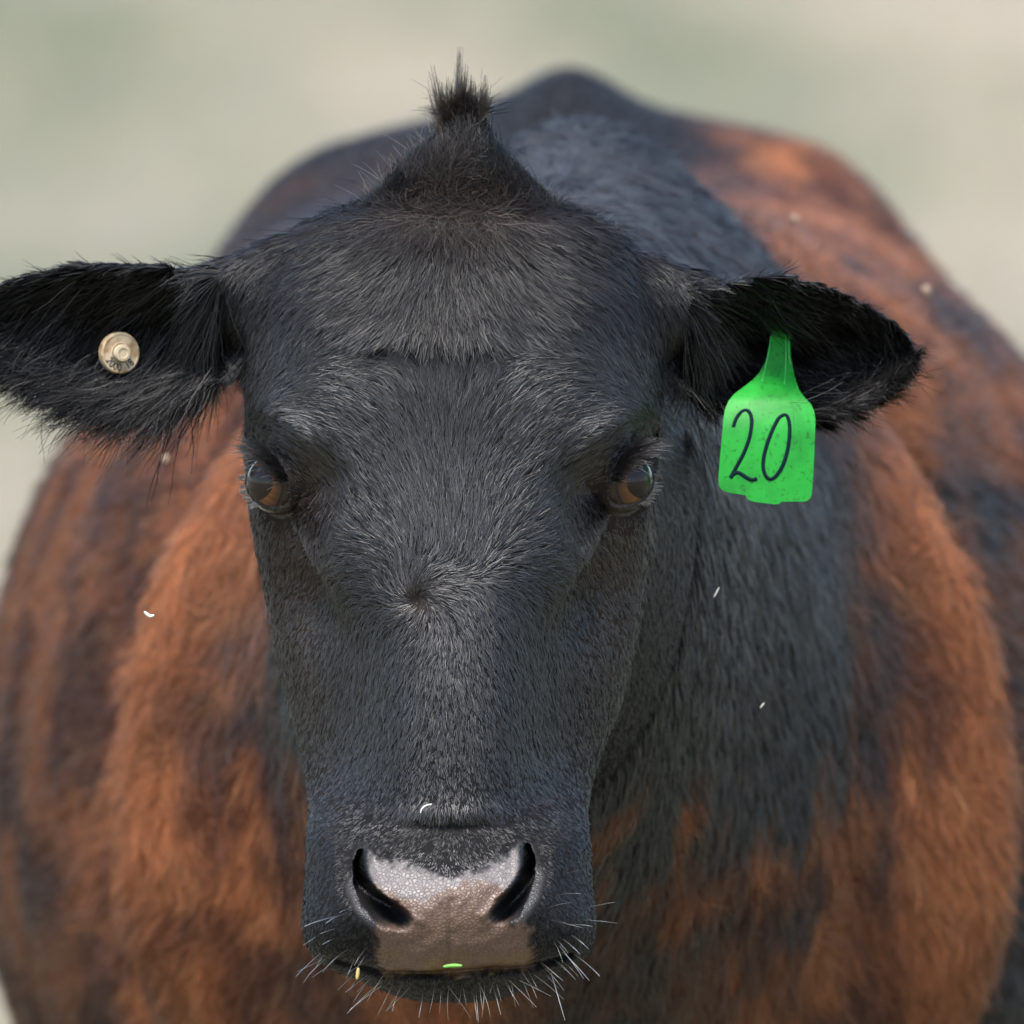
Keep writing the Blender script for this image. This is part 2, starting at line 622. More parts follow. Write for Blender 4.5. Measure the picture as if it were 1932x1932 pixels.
        Ln = L[near] * (1 - k) + tgt * k
        groove = np.where(be > 0, np.exp(-((e - 1.75) / .16) ** 2) * .0016, np.exp(-((e - 1.65) / .14) ** 2) * .0018)
        Ln = Ln - groove
        keep = (u @ n > -.2)
        Ln = np.where(keep, Ln, L[near])
        co2[near] = c + u * Ln[:, None]
    set_co(cow_me, co2)


sculpt()
co = get_co(cow_me)


def sculpt_body():
    co = get_co(cow_me)
    no = get_no(cow_me)
    d = np.zeros(len(co))
    # shoulder blades, points of shoulder, fold of the neck, hooks, ribs
    for sx in (-1, 1):
        cx = .038

        def g(x, y, z, rx, ry, rz, a):
            d[:] += a * np.exp(-((co[:, 0] - cx - sx * x) / rx) ** 2 - ((co[:, 1] - y) / ry) ** 2 - ((co[:, 2] - z) / rz) ** 2)
        g(.245, .62, 1.05, .05, .05, .24, .040)
        g(.275, .60, .82, .07, .07, .12, .022)
        g(.20, .50, .98, .05, .05, .25, -.018)
        g(.29, .78, 1.0, .1, .042, .36, -.055)
        g(.22, 1.80, 1.27, .08, .09, .06, .018)
        g(.30, 1.62, 1.15, .08, .07, .12, -.018)
        for kx in range(6):
            g(.38, 1.02 + kx * .095, .98, .15, .022, .25, .004)
    d += .030 * np.exp(-((co[:, 0] - .042) / .045) ** 2 - ((co[:, 1] - 1.84) / .14) ** 2) * (co[:, 2] > 1.25)
    d += .012 * np.exp(-((co[:, 0] - .060) / .06) ** 2 - ((co[:, 1] - .66) / .14) ** 2) * (co[:, 2] > 1.25)
    d *= smooth(.2, .35, co[:, 1])
    set_co(cow_me, co + d[:, None] * no)


sculpt_body()
print('cow verts', len(cow_me.vertices), 'faces', len(cow_me.polygons))

# ------------------------------------------------------------------ coat colours (per vertex, also read by the hair)
co = get_co(cow_me)
no = get_no(cow_me)
BLACK = np.array([.0088, .0085, .0090])


def is_head(p):
    return smooth(.20, .14, p[:, 1]) * (p[:, 2] > .8)


def coat(p):
    """base colour of the coat at world points, and how brown it is"""
    q = p * np.array([1.0, .6, .75])
    n1 = fbm(q, 9, 3, 4)
    n2 = fbm(q, 26, 11, 3)
    n3 = fbm(p, 60, 23, 2)
    y, z, xr = p[:, 1], p[:, 2], p[:, 0] - .042
    brown = np.full(len(p), .80)
    # black neck, fading into brown towards the brisket
    low = 1.06 - .10 * np.clip(xr + .05, -.2, .3) + .05 * (n1 - .5)
    ns = fbm(p * np.array([1.0, 1.0, .22]), 34, 51, 2)
    neck = smooth(.57, .47, y + .10 * (n2 - .5)) * smooth(low - .15, low - .08, z + .12 * (n2 - .5) + .26 * (ns - .5))
    brown = brown * (1 - neck)
    spine = smooth(.17, .07, np.abs(xr) + .10 * (n1 - .5)) * smooth(1.18, 1.24, z)
    spine *= np.where((y > .85) & (y < 1.55), .55, 1)
    brown = brown * (1 - spine)
    rump = smooth(1.70, 1.78, y + .10 * (n1 - .5)) * smooth(.9, 1.05, z)
    brown = brown * (1 - np.where(xr < 0, .92, .92 - .62 * smooth(.02, .12, xr)) * rump)
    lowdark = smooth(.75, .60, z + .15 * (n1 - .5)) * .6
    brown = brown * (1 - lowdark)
    mfade = 1 - .4 * smooth(-.15, -.25, xr)
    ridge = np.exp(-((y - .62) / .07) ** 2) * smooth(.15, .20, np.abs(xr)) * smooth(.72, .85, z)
    hipl = smooth(-.05, -.12, xr + .05 * (n1 - .5)) * smooth(1.08, 1.16, z + .06 * (n2 - .5)) * smooth(1.30, 1.45, y)
    brown = brown * (1 - .9 * hipl)
    under = smooth(-.05, .0, xr) * smooth(.08, .04, xr) * smooth(.60, .52, y) * smooth(1.02, .96, z)
    brown = brown * (1 - .6 * under)
    mott = (smooth(.49, .36, n1) * .70 + smooth(.50, .36, n2) * .40) * (1 - .85 * ridge) * (1 - .35 * smooth(.85, 1.0, y)) * mfade
    brown = np.clip(brown * (1 - np.clip(mott, 0, .92)), 0, 1)
    rust = np.array([.38, .140, .056])
    deep = np.array([.135, .045, .022])
    gold = np.array([.50, .25, .11])
    c = deep + (rust - deep) * smooth(.35, .6, n2)[:, None]
    c = c + (gold - c) * (smooth(.60, .78, n3) * .4)[:, None]
    c = c + (rust * 1.2 - c) * (.8 * ridge)[:, None]  # light catching the shoulder ridges is painted in as brighter rust
    h = is_head(p)
    brown = brown * (1 - h)
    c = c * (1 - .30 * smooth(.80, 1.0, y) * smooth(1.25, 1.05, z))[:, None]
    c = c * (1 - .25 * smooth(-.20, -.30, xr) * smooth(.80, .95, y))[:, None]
    nb = BLACK * (1 + (2.2 * smooth(.98, 1.06, z) * smooth(.17, .26, y) * smooth(.62, .5, y) * (.3 + 1.4 * smooth(.35, .65, ns)))[:, None])  # sheen of the black neck put into its colour as paler streaks
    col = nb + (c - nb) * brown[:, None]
    return col, brown


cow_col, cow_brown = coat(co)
px = to_px(co)
hd = is_head(co)
# brownish bloom of the black face, round the eyes and on the poll
bloom = np.zeros(len(co))
for x, y, rx, ry, a in ((560, 1010, 70, 90, .9), (1150, 1010, 70, 90, .9), (870, 400, 150, 60, .7), (840, 680, 130, 60, .5), (550, 1150, 75, 150, .8), (590, 1350, 50, 140, .5), (1120, 1350, 50, 140, .5),
                        (1160, 1150, 75, 150, .8), (1110, 900, 40, 70, .8), (600, 910, 40, 70, .8), (850, 320, 100, 60, .5), (785, 1140, 50, 50, .5)):
    bloom += a * np.exp(-((px[:, 0] - x) / rx) ** 2 - ((px[:, 1] - y) / ry) ** 2)
bloom = np.clip(bloom, 0, 1) * hd * (co[:, 1] < .10)
cow_col = cow_col + bloom[:, None] * np.array([.017, .0085, .003])
nose = poly_soft(px + 26 * np.stack([fbm(co, 70, 65) - .5, fbm(co, 70, 66) - .5], 1) + 16 * np.stack([fbm(co, 320, 61) - .5, fbm(co, 320, 62) - .5], 1) * 2, NOSE_POLY, 11) * (co[:, 1] < -.05)
in_nostril = np.zeros(len(co))
for pth in ([(686, 1614), (681, 1640), (686, 1668), (703, 1697), (732, 1722), (760, 1736)],
            [(990, 1603), (996, 1630), (991, 1656), (976, 1686), (956, 1713), (941, 1727)]):
    dist, par = path_dist(px, pth)
    in_nostril = np.maximum(in_nostril, smooth(22, 10, dist) * (co[:, 1] < -.03))
nose = nose * (1 - in_nostril)
wet = np.zeros(len(co))
for pth in ([(678, 1672), (692, 1706), (718, 1738), (745, 1754)], [(1002, 1656), (994, 1690), (974, 1720), (951, 1738)]):
    dist, par = path_dist(px, pth)
    wet = np.maximum(wet, smooth(32, 12, dist + 10 * (fbm(co, 300, 77) - .5)) * (co[:, 1] < -.03))
wet = np.maximum(wet, in_nostril)
eye_skin = np.zeros(len(co))
for sx in (-1, 1):
    eye_skin = np.maximum(eye_skin, smooth(.0211, .0205, np.linalg.norm(co - EYES[sx], axis=1)))
# pad colour: grey-pink, upper edge paled for white fuzz and a painted sheen, yellowish stain at the lip
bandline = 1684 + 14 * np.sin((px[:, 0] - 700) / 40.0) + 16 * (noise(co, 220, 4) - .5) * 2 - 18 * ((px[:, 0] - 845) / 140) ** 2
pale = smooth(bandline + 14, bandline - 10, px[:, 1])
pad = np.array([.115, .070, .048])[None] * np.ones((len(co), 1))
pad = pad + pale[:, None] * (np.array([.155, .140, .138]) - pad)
stain = smooth(1775, 1830, px[:, 1]) * smooth(.35, .7, fbm(co, 90, 8))
pad = pad + stain[:, None] * (np.array([.15, .09, .022]) - pad) * .8
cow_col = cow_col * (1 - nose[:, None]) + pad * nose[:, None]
cow_col = cow_col + (wet * (1 - nose) * (1 - in_nostril))[:, None] * np.array([.014, .013, .014])
bare = np.clip(np.maximum(np.maximum(nose, wet), eye_skin), 0, 1)


def add_attr(me, name, data, typ):
    a = me.attributes.new(name, typ, 'POINT')
    if typ == 'FLOAT':
        a.data.foreach_set('value', data.astype(np.float32))
    else:
        a.data.foreach_set('color', np.concatenate([data, np.ones((len(data), 1))], 1).astype(np.float32).ravel())


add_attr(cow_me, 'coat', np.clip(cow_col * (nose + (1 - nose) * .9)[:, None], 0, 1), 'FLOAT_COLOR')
add_attr(cow_me, 'nose', nose, 'FLOAT')
add_attr(cow_me, 'bare', bare, 'FLOAT')


def skin_material():
    m, n, l, b = new_mat('cow_hide')
    at = n.new('ShaderNodeAttribute'); at.attribute_name = 'coat'
    an = n.new('ShaderNodeAttribute'); an.attribute_name = 'nose'
    ab = n.new('ShaderNodeAttribute'); ab.attribute_name = 'bare'
    # darker grooves between the pebbles of the bare nose pad
    gr = n.new('ShaderNodeMix'); gr.data_type = 'RGBA'; gr.blend_type = 'MULTIPLY'
    l.new(an.outputs['Fac'], gr.inputs[0])
    l.new(at.outputs['Color'], gr.inputs[6])
    l.new(gr.outputs[2], b.inputs['Base Color'])
    mr = n.new('ShaderNodeMapRange')
    mr.inputs['To Min'].default_value = .75
    mr.inputs['To Max'].default_value = .40
    l.new(ab.outputs['Fac'], mr.inputs['Value'])
    l.new(mr.outputs[0], b.inputs['Roughness'])
    sp = n.new('ShaderNodeMapRange')
    sp.inputs['To Min'].default_value = .1
    sp.inputs['To Max'].default_value = .45
    l.new(ab.outputs['Fac'], sp.inputs['Value'])
    l.new(sp.outputs[0], b.inputs['Specular IOR Level'])
    co_ = n.new('ShaderNodeTexCoord')
    vo = n.new('ShaderNodeTexVoronoi'); vo.feature = 'DISTANCE_TO_EDGE'; vo.inputs['Scale'].default_value = 430
    no_ = n.new('ShaderNodeTexNoise'); no_.inputs['Scale'].default_value = 300; no_.inputs['Detail'].default_value = 4
    l.new(co_.outputs['Object'], vo.inputs['Vector'])
    l.new(co_.outputs['Object'], no_.inputs['Vector'])
    rp = n.new('ShaderNodeMapRange'); rp.inputs['From Max'].default_value = .22
    l.new(vo.outputs['Distance'], rp.inputs['Value'])
    gc = n.new('ShaderNodeValToRGB')
    gc.color_ramp.elements[0].color = (.70, .67, .65, 1)
    gc.color_ramp.elements[1].color = (1.12, 1.10, 1.08, 1)
    gc.color_ramp.elements[1].position = .7
    l.new(rp.outputs[0], gc.inputs[0])
    l.new(gc.outputs[0], gr.inputs[7])
    ad = n.new('ShaderNodeMath'); ad.operation = 'MULTIPLY_ADD'
    l.new(no_.outputs[0], ad.inputs[0]); ad.inputs[1].default_value = .8
    l.new(rp.outputs[0], ad.inputs[2])
    mu = n.new('ShaderNodeMath'); mu.operation = 'MULTIPLY'
    l.new(ab.outputs['Fac'], mu.inputs[0]); mu.inputs[1].default_value = .5
    bp = n.new('ShaderNodeBump'); bp.inputs['Distance'].default_value = .0004
    l.new(mu.outputs[0], bp.inputs['Strength'])
    l.new(ad.outputs[0], bp.inputs['Height'])
    l.new(bp.outputs[0], b.inputs['Normal'])
    return m


cow_me.materials.clear()
cow_me.materials.append(skin_material())
cow_me.polygons.foreach_set('use_smooth', np.ones(len(cow_me.polygons), bool))
cow_me.update()
cow = bpy.data.objects.new('cow', cow_me)
COL.objects.link(cow)
tag(cow, 'black faced rust brown cow staring ahead with two tagged ears and a tufted poll', 'cow')


# ------------------------------------------------------------------ eyes
def build_eyes():
    m, n, l, b = new_mat('iris')
    at = n.new('ShaderNodeAttribute'); at.attribute_name = 'coat'
    l.new(at.outputs['Color'], b.inputs['Base Color'])
    b.inputs['Roughness'].default_value = .5
    b.inputs['Specular IOR Level'].default_value = .1
    b.inputs['Coat Weight'].default_value = 1
    b.inputs['Coat Roughness'].default_value = .015
    b.inputs['Coat IOR'].default_value = 1.33
    for sx in (-1, 1):
        c = EYES[sx]
        nrm, t, bb = eye_frame(sx)
        gaze = nrm + np.array([sx * .28, .10, -.05]); gaze /= np.linalg.norm(gaze)
        h = np.array([-gaze[1], gaze[0], 0]); h /= np.linalg.norm(h)
        v = np.cross(h, gaze)
        v = v if v[2] > 0 else -v
        na, nr = 96, 90
        th = np.linspace(0, np.pi * .62, nr)
        ph = np.linspace(0, 2 * np.pi, na, endpoint=False)

        def patch(name, t0, t1, squash, lift, colf, parent):
            tt = np.linspace(t0, t1, nr)
            vs_, cs_ = [], []
            for q in tt:
                for p in ph:
                    k = q * (1 if squash == 1 else 1 / math.sqrt(math.cos(p) ** 2 + (math.sin(p) / squash) ** 2))
                    r = EYE_R * (1 + .055 * max(0, 1 - (k / rad(52)) ** 2)) + lift
                    d = math.cos(k) * gaze + math.sin(k) * (math.cos(p) * h + math.sin(p) * v)
                    vs_.append(c + d * r)
                    cs_.append(colf(k, p))
            f = [(i * na + j, i * na + (j + 1) % na, (i + 1) * na + (j + 1) % na, (i + 1) * na + j) for i in range(nr - 1) for j in range(na)]
            o = mesh_obj(name, vs_, f, m, parent)
            add_attr(o.data, 'coat', np.array(cs_), 'FLOAT_COLOR')
            return o
        rr = np.random.default_rng(3)
        streak = rr.random(na) * .5 + .75

        def iris_col(k, p):
            s = streak[int(p / (2 * np.pi) * na) % na]
            q = min(1, k / rad(58))
            amber = np.array([.13, .052, .015]) * s
            dark = np.array([.022, .011, .006])
            return dark + (amber - dark) * (math.exp(-((q - .62) / .30) ** 2))
        eye = patch('eye', rad(54), rad(125), 1, 0, lambda k, p: np.array([.030, .016, .010]) if k > rad(62) else np.array([.012, .007, .005]), cow)
        patch('iris', rad(1), rad(57), 1, .00006, iris_col, eye)
        patch('pupil', rad(.5), rad(42), .72, .00016, lambda k, p: np.array([.014, .008, .005]), eye)
        eye['label'] = 'brown eye with a dark oval pupil'


build_eyes()


# ------------------------------------------------------------------ hair
def hair_material(name, rough=.32, radial=.42, coat_=0.0, tint=(1, 1, 1)):
    m = bpy.data.materials.new(name)
    m.use_nodes = True
    n, l = m.node_tree.nodes, m.node_tree.links
    n.clear()
    out = n.new('ShaderNodeOutputMaterial')
    hb = n.new('ShaderNodeBsdfHairPrincipled')
    hb.model = 'CHIANG'
    hb.parametrization = 'COLOR'
    at = n.new('ShaderNodeAttribute'); at.attribute_name = 'hair_color'
    l.new(at.outputs['Color'], hb.inputs['Color'])
    hb.inputs['Roughness'].default_value = rough
    hb.inputs['Radial Roughness'].default_value = radial
    hb.inputs['Random Roughness'].default_value = .3
    hb.inputs['IOR'].default_value = 1.66
    l.new(hb.outputs[0], out.inputs[0])
    return m


FUR = hair_material('fur', .26, .36)
def coat_material():
    m, n, l, b = new_mat('coat_hair')
    at = n.new('ShaderNodeAttribute'); at.attribute_name = 'hair_color'
    an = n.new('ShaderNodeAttribute'); an.attribute_name = 'lie'
    l.new(at.outputs['Color'], b.inputs['Base Color'])
    nm = n.new('ShaderNodeVectorMath'); nm.operation = 'NORMALIZE'
    l.new(an.outputs['Vector'], nm.inputs[0])
    l.new(nm.outputs[0], b.inputs['Normal'])
    b.inputs['Roughness'].default_value = .53
    ag = n.new('ShaderNodeAttribute'); ag.attribute_name = 'gloss'
    l.new(ag.outputs['Fac'], b.inputs['Specular IOR Level'])
    return m


COAT = coat_material()
WHISK = hair_material('whisker_hair', .25, .3)


def make_hair(name, pts, radius, color, mat, parent, label=None, lie=None, gloss=.85):
    """pts (N,k,3), radius (N,k), color (N,3)"""
    N, k, _ = pts.shape
    hc = bpy.data.hair_curves.new(name)
    hc.add_curves([k] * N)
    hc.attributes['position'].data.foreach_set('vector', pts.astype(np.float32).ravel())
    ra = hc.attributes.get('radius') or hc.attributes.new('radius', 'FLOAT', 'POINT')
    ra.data.foreach_set('value', radius.astype(np.float32).ravel())
    ca = hc.attributes.new('hair_color', 'FLOAT_COLOR', 'CURVE')
    ca.data.foreach_set('color', np.concatenate([np.clip(color, 0.0005, 1), np.ones((N, 1))], 1).astype(np.float32).ravel())
    if lie is not None:
        la = hc.attributes.new('lie', 'FLOAT_VECTOR', 'CURVE')
        la.data.foreach_set('vector', lie.astype(np.float32).ravel())
        ga = hc.attributes.new('gloss', 'FLOAT', 'CURVE')
        ga.data.foreach_set('value', np.broadcast_to(np.asarray(gloss, np.float32), (N,)).copy())
    hc.materials.append(mat)
    o = bpy.data.objects.new(name, hc)
    COL.objects.link(o)
    o.parent = parent
    o['kind'] = 'stuff'
    if label:
        o['label'] = label
    return o


co = get_co(cow_me)
no = get_no(cow_me)
cow_me.calc_loop_triangles()
tri = np.empty(len(cow_me.loop_triangles) * 3, np.int32)
cow_me.loop_triangles.foreach_get('vertices', tri)
tri = tri.reshape(-1, 3)
A, B, C = co[tri[:, 0]], co[tri[:, 1]], co[tri[:, 2]]
tri_area = .5 * np.linalg.norm(np.cross(B - A, C - A), axis=1)
tri_cen = (A + B + C) / 3
tri_no = no[tri].mean(1)
tri_no /= np.linalg.norm(tri_no, axis=1)[:, None]
tri_bare = bare[tri].mean(1)
tri_px = to_px(tri_cen)
view = CAM - tri_cen
view /= np.linalg.norm(view, axis=1)[:, None]
facing = (tri_no * view).sum(1)
headish = (tri_cen[:, 1] < .165) & (tri_cen[:, 2] > .86)
row_ear = (tri_px[:, 1] > 480) & (tri_px[:, 1] < 830) & (tri_cen[:, 1] > .02)
ear_t = headish & row_ear & ((tri_px[:, 0] < 425) | (tri_px[:, 0] > 1290))


def sample(weight, N):
    w = tri_area * weight
    cdf = np.cumsum(w)
    idx = np.searchsorted(cdf, rng.random(N) * cdf[-1])
    idx = np.clip(idx, 0, len(tri) - 1)
    u, v = rng.random(N), rng.random(N)
    fl = u + v > 1
    u[fl], v[fl] = 1 - u[fl], 1 - v[fl]
    w3 = np.stack([1 - u - v, u, v], 1)
    t = tri[idx]
    p = (co[t] * w3[..., None]).sum(1)
    nn = (no[t] * w3[..., None]).sum(1)
    nn /= np.linalg.norm(nn, axis=1)[:, None]
    cc = (cow_col[t] * w3[..., None]).sum(1)
    return p, nn, cc


def unit(v):
    return v / np.maximum(np.linalg.norm(v, axis=-1, keepdims=True), 1e-9)


def tangent(v, n):
    return unit(v - (v * n).sum(1)[:, None] * n)


def grow(root, nrm, direc, length, lift0, lift1, k=5, clump=.5, clump_n=8000, curl=0.0, jit=.12, fly=.02, wave_len=.012):
    """strands rooted at root, leaving at angle lift0 above the skin, lying down to lift1, gathered into clumps"""
    N = len(root)
    kd_i = rng.choice(N, min(clump_n, N), replace=False)
    kd = KDTree(len(kd_i))
    for i, j in enumerate(kd_i):
        kd.insert(root[j], i)
    kd.balance()
    cl = np.array([kd.find(p)[1] for p in root])
    ccen = root[kd_i][cl]
    crand = rng.normal(size=(len(kd_i), 3))[cl]
    clen = (.8 + .4 * rng.random(len(kd_i)))[cl]
    jj = np.broadcast_to(np.asarray(jit, float), (N,))[:, None]
    d = tangent(direc + jj * rng.normal(size=(N, 3)) + jj * 1.1 * crand, nrm)
    cdir = tangent(direc[kd_i], nrm[kd_i])[cl]
    L = length * clen * (.75 + .5 * rng.random(N))
    l0 = lift0 * (.7 + .6 * rng.random(N))
    l1 = lift1 * (.6 + .8 * rng.random(N))
    flyers = rng.random(N) < fly
    l0 = np.where(flyers, l0 * 1.25, l0)
    l1 = np.where(flyers, l1 * 2.4 + .2, l1)
    L = np.where(flyers, L * 1.35, L)
    s = np.linspace(0, 1, k)
    pts = np.empty((N, k, 3))
    pts[:, 0] = root - nrm * .0004
    phase = rng.random(N) * 6.28
    side = np.cross(d, nrm)
    for i in range(1, k):
        a = l0 + (l1 - l0) * min(1, s[i] * 1.5)
        step = np.cos(a)[:, None] * d + np.sin(a)[:, None] * nrm
        pts[:, i] = pts[:, i - 1] + step * (L / (k - 1))[:, None]
    if np.any(curl):
        for i in range(1, k):
            w = curl * s[i] * np.sin(s[i] * L / wave_len * 6.28 + crand[:, 0] * 2 + phase * .3)
            w2 = curl * s[i] * np.cos(s[i] * L / wave_len * 6.28 + crand[:, 1] * 2 + phase * .3)
            pts[:, i] += side * w[:, None] + nrm * (w2 * .5)[:, None]
    if np.any(clump):
        off = ccen - root
        off -= (off * nrm).sum(1)[:, None] * nrm
        cf = np.where(flyers, .1, clump) * (.6 + .4 * rng.random(N))
        for i in range(1, k):
            pts[:, i] += off * (cf * s[i] ** 1.3)[:, None]
    return pts, L, s


def lie_normals(pts, nrm, side_w=.55, rnd=.10):
    """coat normal per strand: the skin's normal, rolled to either side of the strand as on a fibre"""
    d = unit(pts[:, -1] - pts[:, 0])
    side = unit(np.cross(d, nrm))
    n0 = unit(nrm - .35 * (nrm * d).sum(1)[:, None] * d)
    return unit(n0 + side * rng.uniform(-side_w, side_w, (len(nrm), 1)) + rnd * rng.normal(size=nrm.shape))


def taper(N, k, r0, r1):
    s = np.linspace(0, 1, k)
    return (r0 + (r1 - r0) * s ** 1.5)[None] * (.75 + .5 * rng.random((N, 1)))


def face_dir(p):
    """lie of the coat on the face, from guide directions (photo positions, direction x right / y down)"""
    G = [(870, 400, 0, 1), (870, 450, 0, 1), (850, 540, 0, 1), (850, 615, 0, 1), (785, 1130, 0, 0)]
    S = [(50, 520, .22, 1), (60, 600, .3, 1), (130, 480, .5, .9), (150, 600, .65, .75), (230, 500, .85, .55), (250, 580, .85, .6), (300, 640, .5, .85),
         (340, 620, .35, .95), (120, 650, .7, .5), (10, 680, .05, -1), (40, 760, .35, -.95), (30, 850, .3, -.95), (20, 950, .2, -1), (110, 720, .65, -.75),
         (100, 820, .6, -.8), (100, 920, .55, -.85), (180, 760, .85, -.45), (190, 860, .75, -.65), (180, 960, .7, -.7), (230, 700, .95, .0), (260, 800, .9, -.4),
         (300, 720, .8, .3), (300, 820, .9, -.3), (330, 790, .8, .3), (350, 700, .4, .9), (240, 900, .45, -.9), (250, 960, .5, -.3), (300, 1000, .5, .85),
         (280, 1080, .5, .9), (200, 1050, .95, -.1), (220, 1120, .8, .6), (330, 1050, .4, .9), (60, 1240, .15, 1), (150, 1230, .4, .9), (250, 1230, .5, .87),
         (100, 1330, .2, 1), (0, 1300, 0, 1), (200, 1380, .45, .9), (280, 1300, .5, .87), (0, 1450, 0, 1), (120, 1480, .35, .95), (220, 1500, .6, .8),
         (0, 1540, 0, 1), (100, 1580, .6, .7), (220, 1620, .6, .8), (250, 1720, .7, .7), (230, 1800, .6, .9), (120, 1860, .2, 1)]
    g = list(G)
    for x, y, dx, dy in S:
        g += [(848 + x, y, dx, dy)]
        if x:
            g += [(848 - x, y, -dx, dy)]
    g = np.array(g)
    q = to_px(p)
    acc = np.zeros((len(p), 2))
    ws = np.zeros(len(p))
    for x, y, dx, dy in g:
        d2 = (q[:, 0] - x) ** 2 + (q[:, 1] - y) ** 2
        w = np.exp(-d2 / (2 * 48.0 ** 2)) + 1e-4 / (1 + d2 / 1e4) ** 2
        nn = math.hypot(dx, dy) or 1
        acc += w[:, None] * np.array([dx / nn, dy / nn])
        ws += w
    f = acc / ws[:, None]
    # the whorl: strands radiate from it with a slight spin
    u = q - np.array([785, 1130])
    r = np.linalg.norm(u, axis=1)
    rd = u / np.maximum(r, 1)[:, None]
    sw = rd + .55 * np.stack([-rd[:, 1], rd[:, 0]], 1)
    w = np.exp(-(r / 75) ** 2)
    f = f * (1 - w[:, None]) + sw * w[:, None]
    # soft waviness
    f = f + .30 * np.stack([fbm(p, 38, 71) - .5, fbm(p, 38, 72) - .5], 1)
    return np.stack([f[:, 0], np.zeros(len(p)), -f[:, 1]], 1)


def build_fur():
    # --- face and poll
    keep = headish & ~ear_t & (tri_bare < .30) & (facing > -.45)
    wmap = keep * (1 - tri_bare)
    short = smooth(1350, 1600, tri_px[:, 1])
    wmap = wmap * (1 + .9 * short)
    N = 320000
    p, nn, cc = sample(wmap, N)
    q = to_px(p)
    d = face_dir(p)
    x = np.abs(q[:, 0] - 848)
    L = np.full(N, .0085)
    L += .0070 * np.exp(-((q[:, 1] - 540) / 110) ** 2) * smooth(330, 120, x)
    L += .010 * smooth(500, 400, q[:, 1])
    L *= 1 - .30 * smooth(980, 1200, q[:, 1])
    L *= 1 - .35 * smooth(900, 1000, q[:, 1]) * smooth(180, 260, x)
    L *= 1 - .55 * smooth(1300, 1540, q[:, 1])
    for sx in (-1, 1):
        L *= 1 - .72 * np.exp(-((np.linalg.norm(p - EYES[sx], axis=1) - .018) / .014) ** 2)
    L += .0030 * np.exp(-((q[:, 1] - 1535) / 22) ** 2) * smooth(120, 70, x)
    L = np.clip(L, .0024, .05)
    # the forelock edge hangs over the brow
    over = np.exp(-((q[:, 1] - 612) / 28) ** 2) * smooth(150, 90, np.abs(q[:, 0] - 815))
    L += .007 * over
    knot = smooth(412, 370, q[:, 1])
    mat_ = np.exp(-((q[:, 1] - 385) / 45) ** 2) * smooth(260, 160, x) + .6 * knot
    tip_ = smooth(300, 245, q[:, 1])
    lift1 = .09 + .12 * over
    ap = unit(P(876, 215, .068) - p)
    d = d * (1 - knot[:, None]) + knot[:, None] * (ap + 1.5 * np.stack([fbm(p, 70, 5) - .5, fbm(p, 70, 6) - .5, fbm(p, 70, 7) - .5], 1))
    L = np.where(knot > .5, .013 + .014 * tip_, L)
    lift1 = np.where(knot > .5, .08, lift1)
    # hair thins out and turns frosty on the upper edge of the nose pad
    frost = np.exp(-((q[:, 1] - 1622 - 22 * (1 - (x / 140) ** 2)) / 26) ** 2) * smooth(125, 90, x)
    pts, LL, s = grow(p, nn, d, L, .50, lift1, 6, clump=.34 - .15 * mat_.clip(0, 1), clump_n=22000, curl=.0005 + .0013 * mat_, jit=.07 + .22 * mat_, fly=.012, wave_len=.014)
    col = cc * np.exp(.65 * rng.normal(size=(N, 1))) * (1 - .5 * knot[:, None])
    white = (rng.random(N) < .55 * frost)[:, None]
    col = np.where(white, np.array([.20, .19, .19]) * (.5 + rng.random((N, 1))), col)
    make_hair('fur', pts, taper(N, 6, .000135, .00006), col, COAT, cow, 'short black hair of the face', lie_normals(pts, nn), .95 - .62 * knot - .25 * np.clip(mat_ - .6 * knot, 0, 1) - .48 * smooth(650, 560, q[:, 1]) * (1 - knot) - .45 * smooth(1540, 1590, q[:, 1]))
    # --- close hair in the hollow between eye and nose bridge
    hol = headish & (tri_bare < .3) & (np.minimum(np.hypot((tri_px[:, 0] - 606) / 42, (tri_px[:, 1] - 972) / 62), np.hypot((tri_px[:, 0] - 1090) / 42, (tri_px[:, 1] - 972) / 62)) < 1) & (tri_cen[:, 1] < .08)
    N = 16000
    p, nn, cc = sample(hol, N)
    sd_ = np.where(to_px(p)[:, 0] < 848, -1.0, 1.0)
    v = np.stack([.35 * sd_, np.zeros(N), np.full(N, -1.0)], 1) + .5 * np.stack([fbm(p, 60, 91) - .5, fbm(p, 60, 92) - .5, fbm(p, 60, 93) - .5], 1)
    pts, LL, s = grow(p, nn, v, .0060, .5, .12, 6, clump=.3, clump_n=1500, curl=.0003, jit=.15, fly=.01)
    make_hair('face_hair', pts, taper(N, 6, .000135, .00006), cc * np.exp(.65 * rng.normal(size=(N, 1))), COAT, cow, 'close brownish black hair below the eyes', lie_normals(pts, nn), .8)
    # --- the fringe that hangs over the shelf on the forehead
    band = headish & (np.abs(tri_px[:, 0] - 815) < 98) & (tri_px[:, 1] > 548) & (tri_px[:, 1] < 618) & (tri_cen[:, 1] < .05)
    N = 6000
    p, nn, cc = sample(band, N)
    q = to_px(p)
    u = (q[:, 0] - 825) / 120
    v = np.stack([.45 * u, np.full(N, -.1), np.full(N, -1.0)], 1)
    pts, LL, s = grow(p, nn, v, .0150 * (1 - .45 * u ** 2), .40, .10, 6, clump=.6, clump_n=500, curl=.0006, jit=.16, fly=.02)
    make_hair('forelock', pts, taper(N, 6, .00014, .00006), cc * 1.0 * np.exp(.65 * rng.normal(size=(N, 1))), COAT, cow, 'fringe of hair hanging over the forehead', lie_normals(pts, nn), .45)
    # --- ears
    wmap = ear_t * (facing > -.6)
    N = 60000
    p, nn, cc = sample(wmap, N)
    q = to_px(p)
    left = q[:, 0] < 848
